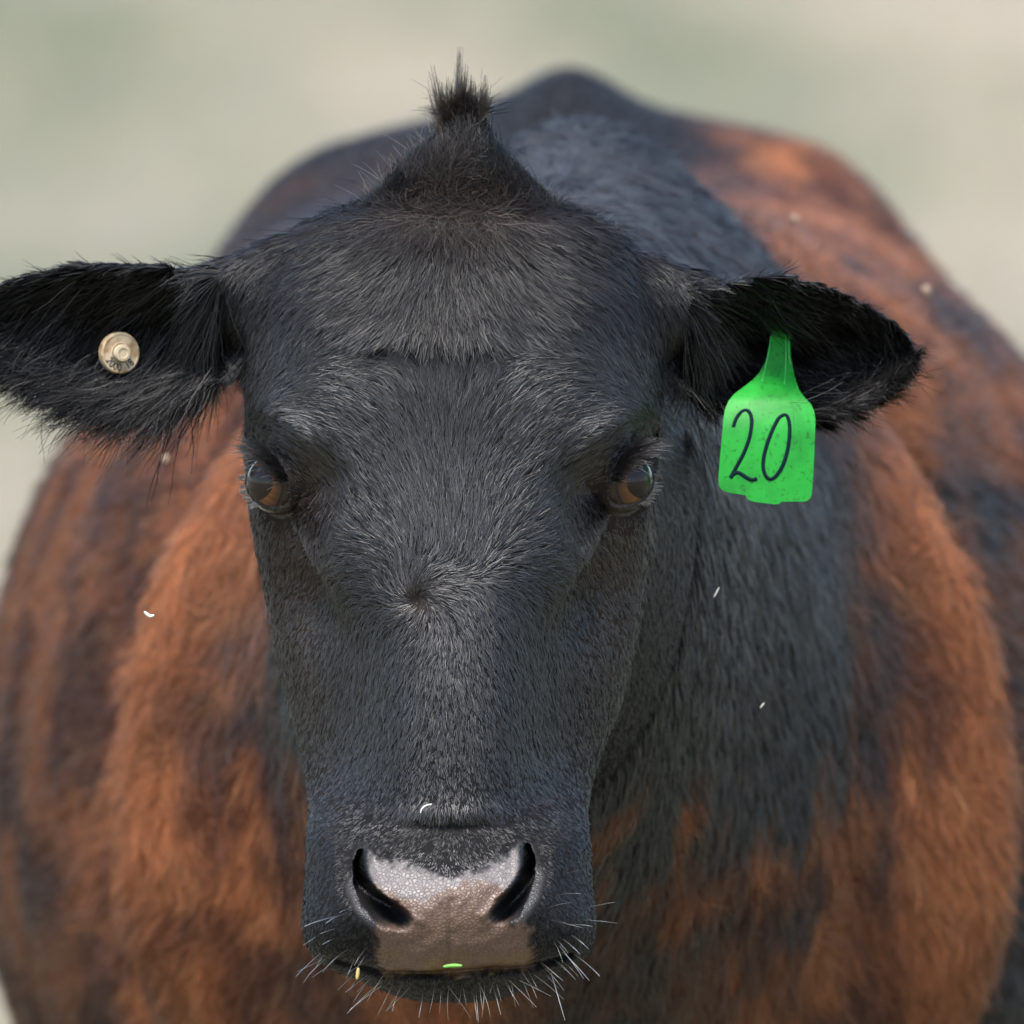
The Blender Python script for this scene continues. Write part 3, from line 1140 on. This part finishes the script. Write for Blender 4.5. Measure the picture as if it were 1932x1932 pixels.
    t = np.where(left, (470 - q[:, 0]) / 540, (q[:, 0] - 1245) / 490)
    sx = np.where(left, -1.0, 1.0)
    ang = np.interp(t, [0, .3, .6, 1], [1.25, .95, .7, .25])
    top = np.where(left, np.interp(q[:, 0], [0, 150, 360], [530, 497, 505]), np.interp(q[:, 0], [1300, 1480, 1640, 1735], [550, 518, 570, 655]))
    rimtop = smooth(28, 6, q[:, 1] - top)
    ang = ang * (1 - rimtop) + .05 * rimtop
    v = np.stack([sx * np.cos(ang), np.zeros(N), -np.sin(ang)], 1)
    v = v + .35 * np.stack([fbm(p, 30, 41) - .5, np.zeros(N), fbm(p, 30, 42) - .5], 1)
    inner = smooth(.5, -.2, nn[:, 1])
    L = (.011 + .020 * inner) * (1 - .65 * rimtop) * np.interp(t, [0, .25, .5, 1], [1.35, 1.2, 1.0, .75])
    L = L * np.where(q[:, 0] > 1470, .60, 1.0)
    pts, LL, s = grow(p, nn, v, L, .6, .18, 7, clump=.62, clump_n=2600, curl=.0012, jit=.14, fly=.03, wave_len=.03)
    bq = to_px(pts[:, -1]) - np.array([226, 664])
    bq0 = to_px(pts[:, 3]) - np.array([226, 664])
    under = ((np.hypot(bq[:, 0], bq[:, 1]) < 44) | (np.hypot(bq0[:, 0], bq0[:, 1]) < 40)) & (rng.random(N) < .86)
    tq = to_px(pts[:, [3, 4, 5, 6]].reshape(-1, 3))
    hit = in_poly(tq, [(1428, 655), (1480, 655), (1500, 730), (1540, 780), (1540, 950), (1350, 950), (1362, 780), (1420, 710)]).reshape(-1, 4).any(1)
    under |= hit & (rng.random(N) < .97)
    p, nn, cc, pts, inner = p[~under], nn[~under], cc[~under], pts[~under], inner[~under]
    N = len(p)
    pts[:, :, 2] -= .0025 * (np.linspace(0, 1, 7) ** 2)[None] * inner[:, None]
    col = cc * .5 * np.exp(.7 * rng.normal(size=(N, 1)))
    make_hair('ear_hair', pts, taper(N, 7, .00021, .00007), col, COAT, cow, 'long black hair in and on the ears', lie_normals(pts, nn, .8, .2), .42)
    # --- neck and body
    body = ~headish & (tri_cen[:, 2] > .45) & (facing > -.35)
    wmap = body * np.where(tri_cen[:, 1] < .6, 3.2, np.where(tri_cen[:, 1] < 1.0, 1.6, .8))
    N = 270000
    p, nn, cc = sample(wmap, N)
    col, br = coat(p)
    flow = np.stack([0 * p[:, 0], np.full(N, .35), np.full(N, -1.0)], 1)
    turn = smooth(.6, 1.0, p[:, 1])
    flow[:, 1] += 1.1 * turn
    cl = np.stack([fbm(p, 20, 81 + i) - .5 for i in range(3)], 1)
    curly = np.clip(br * 1.5, 0, 1)
    flow = flow + cl * (.8 + 2.4 * curly)[:, None]
    L = (.014 + .006 * curly) * (1 - .35 * smooth(.8, 1.2, p[:, 1]))
    pts, LL, s = grow(p, nn, flow, L, .55, .10 + .12 * curly, 6, clump=.22 + .3 * curly, clump_n=26000, curl=.0004 + .0013 * curly, jit=.08 + .12 * curly, fly=.012, wave_len=.026)
    col = col * np.exp(.35 * rng.normal(size=(N, 1)))
    make_hair('body_coat', pts, taper(N, 6, .00030, .00012) * (.62 + .38 * smooth(.45, .9, p[:, 1]))[:, None], col, COAT, cow, 'curly rust brown and black winter coat of the body', lie_normals(pts, nn, .6, .15), 1.0 - .7 * np.clip(br * 1.6, 0, 1))


def build_tuft():
    """locks standing up from the poll, and stray hairs round it"""
    locks = [(838, 248, 815, 118, 34, 6), (857, 244, 868, 86, 46, 6), (866, 243, 876, 112, 40, 7), (900, 246, 918, 140, 32, 6), (846, 246, 836, 150, 34, 7), (884, 245, 892, 138, 34, 7)]
    for j in range(110):
        x0 = rng.uniform(832, 910)
        hgt = rng.uniform(30, 98) + 45 * rng.random() ** 2 * math.exp(-((x0 - 868) / 24) ** 2)
        locks.append((x0, 246 + abs(x0 - 870) * .12, x0 + (x0 - 870) * .40 * hgt / 80 + rng.normal() * 7, 246 - hgt, int(rng.uniform(5, 11)), rng.uniform(2, 5)))
    P_, C_ = [], []
    k = 7
    s = np.linspace(0, 1, k)
    for x0, y0, x1, y1, n, w in locks:
        n = int(n)
        rx = x0 + rng.normal(size=n) * w * .8
        ry = y0 + 14 + rng.random(n) * 26
        rY = .066 + rng.normal() * .006 + rng.normal(size=n) * .004
        end = .30 + .70 * rng.random(n) ** .6
        bow = (x0 - x1) * .22
        for j in range(n):
            r0 = P(rx[j], ry[j], rY[j])
            tx = x1 + rng.normal() * w * (.45 + 1.0 * (1 - end[j])) + (1 - end[j]) * (x0 - x1) * .6
            ty = y0 + (y1 - y0) * end[j]
            tp = P(tx, ty, .060 + rng.normal() * .006)
            mid = P(.5 * (rx[j] + tx) + bow * .4 + rng.normal() * 4, .5 * (ry[j] + ty), .064 + rng.normal() * .004)
            c = ((1 - s) ** 2)[:, None] * r0 + (2 * s * (1 - s))[:, None] * mid + (s ** 2)[:, None] * tp
            P_.append(c)
            C_.append(np.array([.013, .009, .007]) * (.4 + 1.0 * rng.random()))
    # strays
    for j in range(150):
        a = rng.random()
        if a < .6:
            x0 = rng.uniform(690, 860); y0 = np.interp(x0, [690, 850], [385, 245]) + 12
            x1, y1 = x0 + rng.normal() * 26 - 14, y0 - rng.uniform(18, 62)
        else:
            x0 = rng.uniform(890, 1180); y0 = np.interp(x0, [900, 1050, 1180], [250, 382, 445]) + 12
            x1, y1 = x0 + rng.normal() * 16 + 6, y0 - rng.uniform(14, 36)
        r0, tp = P(x0, y0, .07), P(x1, y1, .065)
        mid = P(.5 * (x0 + x1) + rng.normal() * 8, .5 * (y0 + y1) - 4, .068)
        P_.append(((1 - s) ** 2)[:, None] * r0 + (2 * s * (1 - s))[:, None] * mid + (s ** 2)[:, None] * tp)
        C_.append(np.array([.025, .019, .015]) * (.6 + .8 * rng.random()))
    P_ = np.array(P_)
    make_hair('tuft', P_, taper(len(P_), k, .00022, .00007), np.array(C_), FUR, cow, 'wispy dark tuft of hair standing up from the poll')


def front_y(x, y, r=5):
    q = px_all
    m = (np.abs(q[:, 0] - x) < r) & (np.abs(q[:, 1] - y) < r)
    return co[m, 1].min() if m.any() else 0.0


px_all = to_px(co)


def build_whiskers():
    k = 6
    s = np.linspace(0, 1, k)
    W = []
    # (root x, y, tip x, y, pale)
    for x0, y0, x1, y1 in ((640, 1728, 574, 1748), (655, 1722, 615, 1742), (636, 1770, 608, 1782), (632, 1752, 604, 1762), (690, 1790, 668, 1822),
                           (665, 1712, 640, 1722), (700, 1835, 652, 1872), (722, 1850, 655, 1912), (1042, 1690, 1096, 1686), (1040, 1735, 1098, 1750),
                           (1028, 1715, 1076, 1703), (1068, 1745, 1118, 1748), (1068, 1648, 1098, 1642), (1062, 1772, 1094, 1800), (1078, 1765, 1110, 1790),
                           (1048, 1772, 1072, 1798), (1060, 1795, 1112, 1850), (1082, 1800, 1132, 1842), (1020, 1815, 1062, 1850), (960, 1850, 1012, 1900),
                           (930, 1860, 945, 1915), (1040, 1835, 1066, 1925), (890, 1870, 900, 1925), (800, 1868, 790, 1920), (1090, 1735, 1165, 1742),
                           (1095, 1715, 1160, 1702), (720, 1860, 660, 1905), (980, 1850, 1040, 1880)):
        W.append((x0, y0, x1, y1, 1.0))
    for j in range(46):
        a = rng.uniform(0, 1)
        x0 = rng.uniform(600, 1095)
        u = (x0 - 848) / 248
        y0 = 1858 - 40 * u * u - abs(rng.normal()) * 40 * abs(u)
        ln = rng.uniform(28, 78)
        ang = math.pi / 2 - u * 1.0 + rng.normal() * .22
        W.append((x0, y0, x0 + math.cos(ang) * ln, y0 + math.sin(ang) * ln, .25 + .3 * rng.random()))
    P_, C_ = [], []
    for x0, y0, x1, y1, pale in W:
        Y0 = front_y(x0, y0, 7)
        if Y0 == 0.0:
            Y0 = -.06
        r0 = P(x0, y0, Y0 + .001)
        tp = P(x1, y1, Y0 - .012 + rng.normal() * .004)
        mid = P(.5 * (x0 + x1) + rng.normal() * 3, .5 * (y0 + y1) - rng.random() * 5, Y0 - .014)
        P_.append(((1 - s) ** 2)[:, None] * r0 + (2 * s * (1 - s))[:, None] * mid + (s ** 2)[:, None] * tp)
        C_.append(np.array([.75, .68, .60]) * pale)
    P_ = np.array(P_)
    make_hair('whiskers', P_, taper(len(P_), k, .00030, .00012) * np.array([.85 if w_[4] == 1 else .5 for w_ in W])[:, None], np.array(C_), WHISK, cow, 'pale stiff whiskers round the muzzle')


def build_lashes():
    k = 6
    s = np.linspace(0, 1, k)
    for sx in (-1, 1):
        c = EYES[sx]
        n, t, b = eye_frame(sx)
        P_, C_ = [], []
        for j in range(380):
            al = rng.uniform(-.75, 1.0)
            e = rng.uniform(1.04, 1.45)
            be = rad(34) * math.sqrt(max(.02, 1 - (al / rad(66)) ** 2)) * e
            u = math.cos(be) * (math.cos(al) * n + math.sin(al) * t) + math.sin(be) * b
            r0 = c + u * EYE_R * 1.13
            d = unit(n * .45 + t * (.25 + .5 * al) + b * (.10 + 1.1 * (e - 1.04)) + .26 * rng.normal(size=3) + np.array([sx * .75, -.1, .16]))
            L = rng.uniform(.009, .0215) * (.55 + .45 * smooth(-.6, .3, np.array(al)))
            drop = np.array([0, 0, -1.0]) * L * .22
            P_.append(r0 + np.outer(s * L, d) + np.outer(s ** 2, drop))
            C_.append(np.array([.006, .0055, .006]) * (.5 + 1.0 * rng.random()))
        # a few short lower lashes
        for j in range(60):
            al = rng.uniform(-.5, .9)
            be = -rad(33) * math.sqrt(max(.02, 1 - (al / rad(64)) ** 2)) * 1.12
            u = math.cos(be) * (math.cos(al) * n + math.sin(al) * t) + math.sin(be) * b
            r0 = c + u * EYE_R * 1.10
            d = unit(n * .8 + t * .4 - b * .5 + .2 * rng.normal(size=3))
            P_.append(r0 + np.outer(s * rng.uniform(.003, .006), d))
            C_.append(np.array([.02, .018, .016]))
        P_ = np.array(P_)
        make_hair('eyelashes', P_, taper(len(P_), k, .00028, .00008), np.array(C_), FUR, cow)


if HAIR:
    build_fur()
    build_tuft()
    build_whiskers()
    build_lashes()


# ------------------------------------------------------------------ ear tags
def strip(path, w, y, h=.0006, closed=False):
    """flat ribbon (a pen stroke) following a path of world points, thickness h towards the viewer"""
    path = np.asarray(path)
    d = np.gradient(path, axis=0)
    d = unit(d)
    sd = np.cross(d, np.array([0, -1.0, 0]))
    sd = unit(sd)
    ww = np.broadcast_to(np.asarray(w, float), (len(path),))[:, None]
    v, f = [], []
    for o in (0, 1):
        off = np.array([0, -h * o, 0])
        v += [path + sd * ww + off, path - sd * ww + off]
    v = np.concatenate(v)
    n = len(path)
    for i in range(n - 1):
        f += [(2 * n + i, 2 * n + i + 1, 3 * n + i + 1, 3 * n + i), (i, 2 * n + i, 2 * n + i + 1, i + 1)[::-1], (n + i, n + i + 1, 3 * n + i + 1, 3 * n + i)[::-1]]
    return v, f


def spline_open(pts, n):
    pts = np.asarray(pts, float)
    d = np.concatenate([[0], np.cumsum(np.linalg.norm(np.diff(pts, axis=0), axis=1))])
    q = np.linspace(0, d[-1], n)
    e = np.concatenate([[2 * pts[0] - pts[1]], pts, [2 * pts[-1] - pts[-2]]])
    i = np.clip(np.searchsorted(d, q, side='right') - 1, 0, len(pts) - 2)
    t = ((q - d[i]) / (d[i + 1] - d[i]))[:, None]
    p0, p1, p2, p3 = e[i], e[i + 1], e[i + 2], e[i + 3]
    return .5 * (2 * p1 + (p2 - p0) * t + (2 * p0 - 5 * p1 + 4 * p2 - p3) * t ** 2 + (3 * p1 - p0 - 3 * p2 + p3) * t ** 3)


def build_green_tag():
    zp = lambda a: np.stack([(1500 + np.asarray(a, float)[:, 0] / 2.76) / 1.2422, (550 + np.asarray(a, float)[:, 1] / 2.76) / 1.2422], 1)
    m, n, l, b = new_mat('green_plastic')
    co_ = n.new('ShaderNodeTexCoord')
    nz = n.new('ShaderNodeTexNoise'); nz.inputs['Scale'].default_value = 55; nz.inputs['Detail'].default_value = 6
    l.new(co_.outputs['Object'], nz.inputs['Vector'])
    rp = n.new('ShaderNodeValToRGB')
    rp.color_ramp.elements[0].position, rp.color_ramp.elements[0].color = .30, (.008, .20, .018, 1)
    rp.color_ramp.elements[1].position, rp.color_ramp.elements[1].color = .55, (.014, .31, .030, 1)
    l.new(nz.outputs[0], rp.inputs[0])
    # grime specks and scratches
    nf = n.new('ShaderNodeTexNoise'); nf.inputs['Scale'].default_value = 420; nf.inputs['Detail'].default_value = 3
    l.new(co_.outputs['Object'], nf.inputs['Vector'])
    r2 = n.new('ShaderNodeValToRGB')
    r2.color_ramp.elements[0].position, r2.color_ramp.elements[0].color = .30, (.35, .42, .30, 1)
    r2.color_ramp.elements[1].position, r2.color_ramp.elements[1].color = .42, (1, 1, 1, 1)
    l.new(nf.outputs[0], r2.inputs[0])
    mp = n.new('ShaderNodeMapping'); mp.inputs['Rotation'].default_value = (0, .62, 0); mp.inputs['Scale'].default_value = (900, 1, 25)
    l.new(co_.outputs['Object'], mp.inputs['Vector'])
    sc_ = n.new('ShaderNodeTexNoise'); sc_.inputs['Scale'].default_value = 1; sc_.inputs['Detail'].default_value = 2
    l.new(mp.outputs[0], sc_.inputs['Vector'])
    r3 = n.new('ShaderNodeValToRGB')
    r3.color_ramp.elements[0].position, r3.color_ramp.elements[0].color = .27, (.55, .65, .5, 1)
    r3.color_ramp.elements[1].position, r3.color_ramp.elements[1].color = .36, (1, 1, 1, 1)
    l.new(sc_.outputs[0], r3.inputs[0])
    last = rp.outputs[0]
    for q in (r2, r3):
        mx = n.new('ShaderNodeMix'); mx.data_type = 'RGBA'; mx.blend_type = 'MULTIPLY'; mx.inputs[0].default_value = .8
        l.new(last, mx.inputs[6]); l.new(q.outputs[0], mx.inputs[7])
        last = mx.outputs[2]
    l.new(last, b.inputs['Base Color'])
    b.inputs['Roughness'].default_value = .52
    b.inputs['Specular IOR Level'].default_value = .3
    b.inputs['Subsurface Weight'].default_value = .2
    b.inputs['Subsurface Radius'].default_value = (.002, .006, .002)
    outline = zp([(838, 470), (850, 560), (852, 640), (838, 740), (812, 820), (775, 890), (730, 940), (665, 990), (610, 1030), (572, 1078), (550, 1130), (540, 1190),
                  (530, 1300), (518, 1440), (506, 1580), (510, 1625), (528, 1652), (562, 1668), (640, 1678), (684, 1686), (690, 1704), (706, 1718), (732, 1727),
                  (800, 1736), (868, 1745), (900, 1741), (914, 1730), (920, 1713), (980, 1720), (1050, 1728), (1082, 1722), (1103, 1702), (1113, 1668), (1120, 1560),
                  (1127, 1420), (1132, 1290), (1135, 1200), (1126, 1140), (1104, 1094), (1062, 1050), (1030, 1006), (1010, 950), (992, 880), (976, 790), (972, 700),
                  (980, 600), (990, 470)])
    ytop = front_y(1468, 600, 10)
    # hangs from the ear, its foot swung a little forward
    yrim = front_y(1450, 795, 14)
    depth = lambda y: pchip([585, 640, 700, 760, 820, 960], [ytop + .003, ytop - .004, min(ytop - .012, yrim + .004), yrim - .018, yrim - .026, yrim - .030], np.asarray(y, float).ravel()) if np.ndim(y) else float(np.interp(y, [585, 640, 700, 760, 820, 960], [ytop + .003, ytop - .004, ytop - .012, yrim - .018, yrim - .026, yrim - .030]))
    th = .0011
    root = bpy.data.objects.new('ear_tag', None)
    COL.objects.link(root)
    org = P(1462, 615, float(depth(615)))
    root.location = org
    tag(root, 'bright green plastic ear tag hand numbered 20 hanging from a black ear', 'ear tag')

    def curved(px_pts):
        # slight sideways bow of the soft plastic
        bow = .0035 * ((px_pts[:, 0] - 1448) / 90) ** 2
        return P(px_pts[:, 0], px_pts[:, 1], depth(px_pts[:, 1]) + bow)
    # plate: scan rows between the outline's sides gives an even grid
    rows = np.concatenate([np.linspace(outline[:, 1].min() + .3, 930, 90), np.linspace(931, outline[:, 1].max() - .15, 40)])
    closed = np.concatenate([outline, outline[:1]])
    front, ncol = [], 28
    for y in rows:
        xs_ = []
        for a_, b_ in zip(closed[:-1], closed[1:]):
            if (a_[1] > y) != (b_[1] > y):
                xs_.append(a_[0] + (y - a_[1]) / (b_[1] - a_[1]) * (b_[0] - a_[0]))
        xs_ = (min(xs_), max(xs_))
        front.append(np.stack([np.linspace(xs_[0], xs_[1], ncol), np.full(ncol, y)], 1))
    fr = np.concatenate([curved(r) for r in front])
    bk = fr + np.array([0, th * 2, 0])
    v = np.concatenate([fr, bk])
    nr, nv = len(rows), len(fr)
    f = []
    for i in range(nr - 1):
        for j in range(ncol - 1):
            a_ = i * ncol + j
            f.append((a_, a_ + ncol, a_ + ncol + 1, a_ + 1))
            f.append((nv + a_, nv + a_ + 1, nv + a_ + ncol + 1, nv + a_ + ncol))
        for j in (0, ncol - 1):
            a_ = i * ncol + j
            q = (a_, nv + a_, nv + a_ + ncol, a_ + ncol)
            f.append(q if j == 0 else q[::-1])
    for j in range(ncol - 1):
        f.append((j, j + 1, nv + j + 1, nv + j))
        a_ = (nr - 1) * ncol + j
        f.append((a_, nv + a_, nv + a_ + 1, a_ + 1))

    def add(name, v, f, mat, parent=root, label=None):
        o = mesh_obj(name, v - org, f, mat, parent, smooth_shade=True)
        if label:
            o['label'] = label
        return o
    plate = add('plate', v, f, m)
    plate.data.set_sharp_from_angle(angle=rad(40))
    # moulded rim along both edges and ribs of the neck
    ridge = [[(848, 655), (834, 745), (812, 850), (788, 950)], [(940, 640), (944, 740), (941, 860), (934, 968)], [(980, 560), (966, 660), (962, 760), (972, 840)]]
    ribm = simple_mat('rib_green', (.06, .50, .09), .4)
    for r in ridge:
        q = curved(zp(spline_open(r, 24)))
        v, f = strip(q, .00042, 0, .0009)
        add('rib', v, f, ribm)
    ink = simple_mat('tag_ink', (.003, .014, .020), .8, **{'Specular IOR Level': .1})
    two = spline_open([(603, 1242), (622, 1190), (655, 1148), (688, 1136), (713, 1158), (722, 1215), (708, 1310), (672, 1410), (630, 1490), (584, 1572)], 60)
    two_b = spline_open([(584, 1574), (606, 1548), (634, 1538), (662, 1552), (698, 1576), (728, 1586), (758, 1577)], 30)
    zero = spline_open([(932, 1164), (898, 1186), (862, 1250), (826, 1340), (800, 1440), (797, 1512), (818, 1566), (848, 1580), (886, 1552), (930, 1474), (958, 1370),
                        (968, 1270), (962, 1200), (946, 1168), (926, 1168)], 80)
    vv_, ff_, o_ = [], [], 0
    for s_ in (two, two_b):
        q = curved(zp(s_)) + np.array([0, -.00025, 0])
        v, f = strip(q, .00105, 0, .0002)
        vv_.append(v); ff_ += [tuple(i + o_ for i in k) for k in f]; o_ += len(v)
    add('digit', np.concatenate(vv_), ff_, ink, label='handwritten figure 2')
    q = curved(zp(zero)) + np.array([0, -.00025, 0])
    v, f = strip(q, .00105, 0, .0002)
    add('digit', v, f, ink, label='handwritten figure 0')
    # small moulded maker's mark: ring with a letter-like bar inside
    mark = simple_mat('mark_green', (.010, .24, .03), .5)
    a = np.linspace(0, 2 * np.pi, 40)
    ring = np.stack([877 + 34 * np.cos(a), 880 + 38 * np.sin(a)], 1)
    vv_, ff_, o_ = [], [], 0
    for pth, w_ in ((ring, .00022), (np.array([(864, 905), (864, 866), (880, 884), (892, 862), (892, 900)]), .00022), (np.array([(862, 912), (890, 906)]), .0002)):
        q = curved(zp(spline_open(pth, 40))) + np.array([0, -.0002, 0])
        v, f = strip(q, w_, 0, .0003)
        vv_.append(v); ff_ += [tuple(i + o_ for i in k) for k in f]; o_ += len(v)
    add('moulded_mark', np.concatenate(vv_), ff_, mark)
    # the stud through the ear that carries it
    c = P(1468, 592, float(depth(592)) + .002)
    a = np.linspace(0, 2 * np.pi, 32, endpoint=False)
    rings = [np.stack([c[0] + r * np.cos(a), np.full(32, c[1] + y), c[2] + r * np.sin(a)], 1) for r, y in ((.003, .012), (.003, 0), (.005, 0), (.0055, -.001), (.0045, -.0018), (.001, -.002))]
    v, f = loft(rings)
    add('stud', v, f, m)


def build_button_tag():
    cxp, cyp = 226, 666
    Yf = front_y(cxp, cyp, 9)
    cen = P(cxp, cyp, Yf - .015)
    root = bpy.data.objects.new('button_tag', None)
    COL.objects.link(root)
    root.location = cen
    nrm = unit(np.array([.42, -.86, .05]))
    X = unit(np.cross(np.array([0, 0, 1.0]), -nrm)); Z = np.cross(-nrm, X)
    X = X if X[0] > 0 else -X
    Z = Z if Z[2] > 0 else -Z
    tag(root, 'round cream button tag with stamped figures in a hairy black ear', 'ear tag')
    m, n, l, b = new_mat('cream_plastic')
    co_ = n.new('ShaderNodeTexCoord')
    nz = n.new('ShaderNodeTexNoise'); nz.inputs['Scale'].default_value = 90; nz.inputs['Detail'].default_value = 4
    l.new(co_.outputs['Object'], nz.inputs['Vector'])
    rp = n.new('ShaderNodeValToRGB')
    rp.color_ramp.elements[0].position, rp.color_ramp.elements[0].color = .34, (.24, .13, .045, 1)
    rp.color_ramp.elements[1].position, rp.color_ramp.elements[1].color = .52, (.54, .43, .28, 1)
    l.new(nz.outputs[0], rp.inputs[0]); l.new(rp.outputs[0], b.inputs['Base Color'])
    b.inputs['Roughness'].default_value = .35
    a = np.linspace(0, 2 * np.pi, 64, endpoint=False)
    R = .0122

    def rev(prof):
        return loft([r * (np.outer(np.cos(a), X) + np.outer(np.sin(a), Z)) + nrm * h for r, h in prof])
    v, f = rev([(.0025, -.022), (.0028, -.004), (R * .9, -.004), (R, -.0028), (R, .0008), (R * .96, .0016), (R * .90, .0018), (R * .87, .0013), (R * .50, .0013),
                (R * .47, .0018), (R * .05, .0018)])
    d = mesh_obj('disc', v, f, m, root)
    d.data.set_sharp_from_angle(angle=rad(30))
    v, f = rev([(R * .42, .0010), (R * .42, .0040), (R * .38, .0050), (R * .25, .0052), (R * .22, .0046), (R * .02, .0046)])
    bo = mesh_obj('boss', v, f, m, root)
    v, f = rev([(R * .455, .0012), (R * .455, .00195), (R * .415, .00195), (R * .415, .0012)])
    mesh_obj('gap_shade_ring', v, f, simple_mat('gap_shade', (.03, .018, .010), .8), root)  # dark ring stands in for the shade in the gap round the boss
    bo.data.set_sharp_from_angle(angle=rad(30))
    ink = simple_mat('button_ink', (.015, .014, .016), .5)
    # stamped figures round the lower half of the rim, feet outwards
    for ch, ang in zip('2000 18', np.linspace(-152, -42, 7)):
        if ch == ' ':
            continue
        cu = bpy.data.curves.new('figure', 'FONT')
        cu.body = ch
        cu.size = .0066
        cu.extrude = .0001
        cu.align_x = 'CENTER'; cu.align_y = 'CENTER'
        tmp = bpy.data.objects.new('tmp', cu)
        COL.objects.link(tmp)
        me = bpy.data.meshes.new_from_object(tmp.evaluated_get(bpy.context.evaluated_depsgraph_get()))
        bpy.data.objects.remove(tmp)
        p = get_co(me)
        q = rad(ang)
        ro = -(np.cos(q) * X + np.sin(q) * Z)          # figure's up: towards the centre
        ri = np.cross(ro, nrm)
        base = R * .70 * (np.cos(q) * X + np.sin(q) * Z) + nrm * .00155
        set_co(me, base + p[:, :1] * .8 * ri + p[:, 1:2] * ro + p[:, 2:3] * nrm)
        me.materials.clear(); me.materials.append(ink)
        o = bpy.data.objects.new('figure', me)
        COL.objects.link(o)
        o.parent = root


build_green_tag()
build_button_tag()


# ------------------------------------------------------------------ scraps: grass and straw at the lips, fluff drifting in the air
def scrap(name, pts, w, col, label, cat, group=None, rough=.6):
    """small bent blade with thickness, a tapered four-sided tube along world points"""
    pts = spline_open(pts, 14)
    d = unit(np.gradient(pts, axis=0))
    sd = unit(np.cross(d, np.array([.1, -1.0, .1])))
    up = np.cross(sd, d)
    rings = []
    for i in range(len(pts)):
        k = w * (1 - .55 * abs(2 * i / (len(pts) - 1) - 1) ** 3)
        rings.append(np.array([pts[i] + sd[i] * k, pts[i] + up[i] * k * .35, pts[i] - sd[i] * k, pts[i] - up[i] * k * .35]))
    org = pts[0]
    v, f = loft(rings)
    o = mesh_obj(name, v - org, f, simple_mat(name + '_matter', col, rough))
    o.location = org
    return tag(o, label, cat, group)


yl = front_y(855, 1815, 8)
scrap('grass_fragment', P([836, 852, 872], [1824, 1822, 1822], yl - .002), .0011, (.20, .52, .09), 'small green grass scrap caught on the upper lip', 'grass')
yl = front_y(690, 1815, 8)
scrap('straw_fragment', P([676, 675, 673], [1826, 1838, 1848], yl - .006), .0011, (.62, .45, .15), 'yellow straw scrap stuck at the corner of the lips', 'straw')
yl = front_y(800, 1520, 8)
scrap('straw_curl', P([793, 796, 804, 815], [1535, 1526, 1520, 1517], yl - .005), .00045, (.8, .8, .8), 'curled white straw wisp lying on the nose bridge', 'straw')

fluff_mat_col = (.85, .82, .74)
for x, y, Y, r, lab in ((282, 1160, .02, .0026, 'white winged fluff drifting in front of the shoulder'),):
    p = np.concatenate([P([x - 10, x, x + 9], [y - 6, y + 2, y + 1], Y)])
    scrap('seed_fluff', p, .0010, fluff_mat_col, lab, 'fluff')
for x0, y0, x1, y1, Y, w, lab in ((1357, 1108, 1347, 1127, .10, .0004, 'longer pale straw sliver drifting below the green tag'), (1442, 1326, 1434, 1336, .10, .0004, 'shorter pale straw sliver drifting beside the lower neck')):
    scrap('straw_sliver', P([x0, (x0 + x1) / 2, x1], [y0, (y0 + y1) / 2, y1], Y), w, (.8, .78, .74), lab, 'straw', 'straw slivers beside the neck')
for x, y, Y, r, lab in ((1258, 1006, .16, .0012, 'pale chaff fleck beside the cheek'), (1748, 548, .75, .0036, 'pale chaff fleck blurred above the hairy ear'),
                        (1500, 413, .75, .0028, 'pale chaff fleck blurred over the withers'), (314, 866, .55, .0030, 'pale chaff fleck blurred below the buttoned ear')):
    scrap('chaff_fleck', P([x - 2, x, x + 3], [y - r * 2600, y, y + r * 2600], Y), r, (.34, .24, .17), lab, 'chaff')
scrap('straw_stalk', P([1900, 1915, 1935, 1950], [1505, 1480, 1462, 1455], .9), .004, (.70, .58, .34), 'pale straw stalk stuck to the flank', 'straw')


# ------------------------------------------------------------------ pasture grass (nobody could count it)
def build_grass():
    N, k = 60000, 3
    y = -2 + 50 * rng.random(N) ** 1.2
    x = (rng.random(N) - .5) * (5 + .32 * (y + 6))
    keep = ~((np.abs(x - .04) < .5) & (y > .4) & (y < 2.4))
    x, y = x[keep], y[keep]
    N = len(x)
    root = np.stack([x, y, np.full(N, -.03)], 1)
    L = .05 + .09 * rng.random(N)
    lean = rng.normal(size=(N, 2)) * .5
    pts = np.empty((N, k, 3))
    for i, s in enumerate((0, .5, 1.0)):
        pts[:, i] = root + np.stack([lean[:, 0] * L * s * s, lean[:, 1] * L * s * s, L * s * (1 - .25 * s)], 1)
    dry = rng.random(N) < .72
    col = np.where(dry[:, None], np.array([.36, .30, .19]), np.array([.12, .17, .06])) * (.7 + .6 * rng.random((N, 1)))
    m, n, l, b = new_mat('grass_blades')
    at = n.new('ShaderNodeAttribute'); at.attribute_name = 'hair_color'
    l.new(at.outputs['Color'], b.inputs['Base Color'])
    b.inputs['Roughness'].default_value = .8
    o = make_hair('grass', pts, np.repeat(np.array([[.0022, .0018, .0005]]), N, 0), col, m, None)
    tag(o, 'short dry and green pasture grass behind the cow', 'grass', kind='stuff')


build_grass()
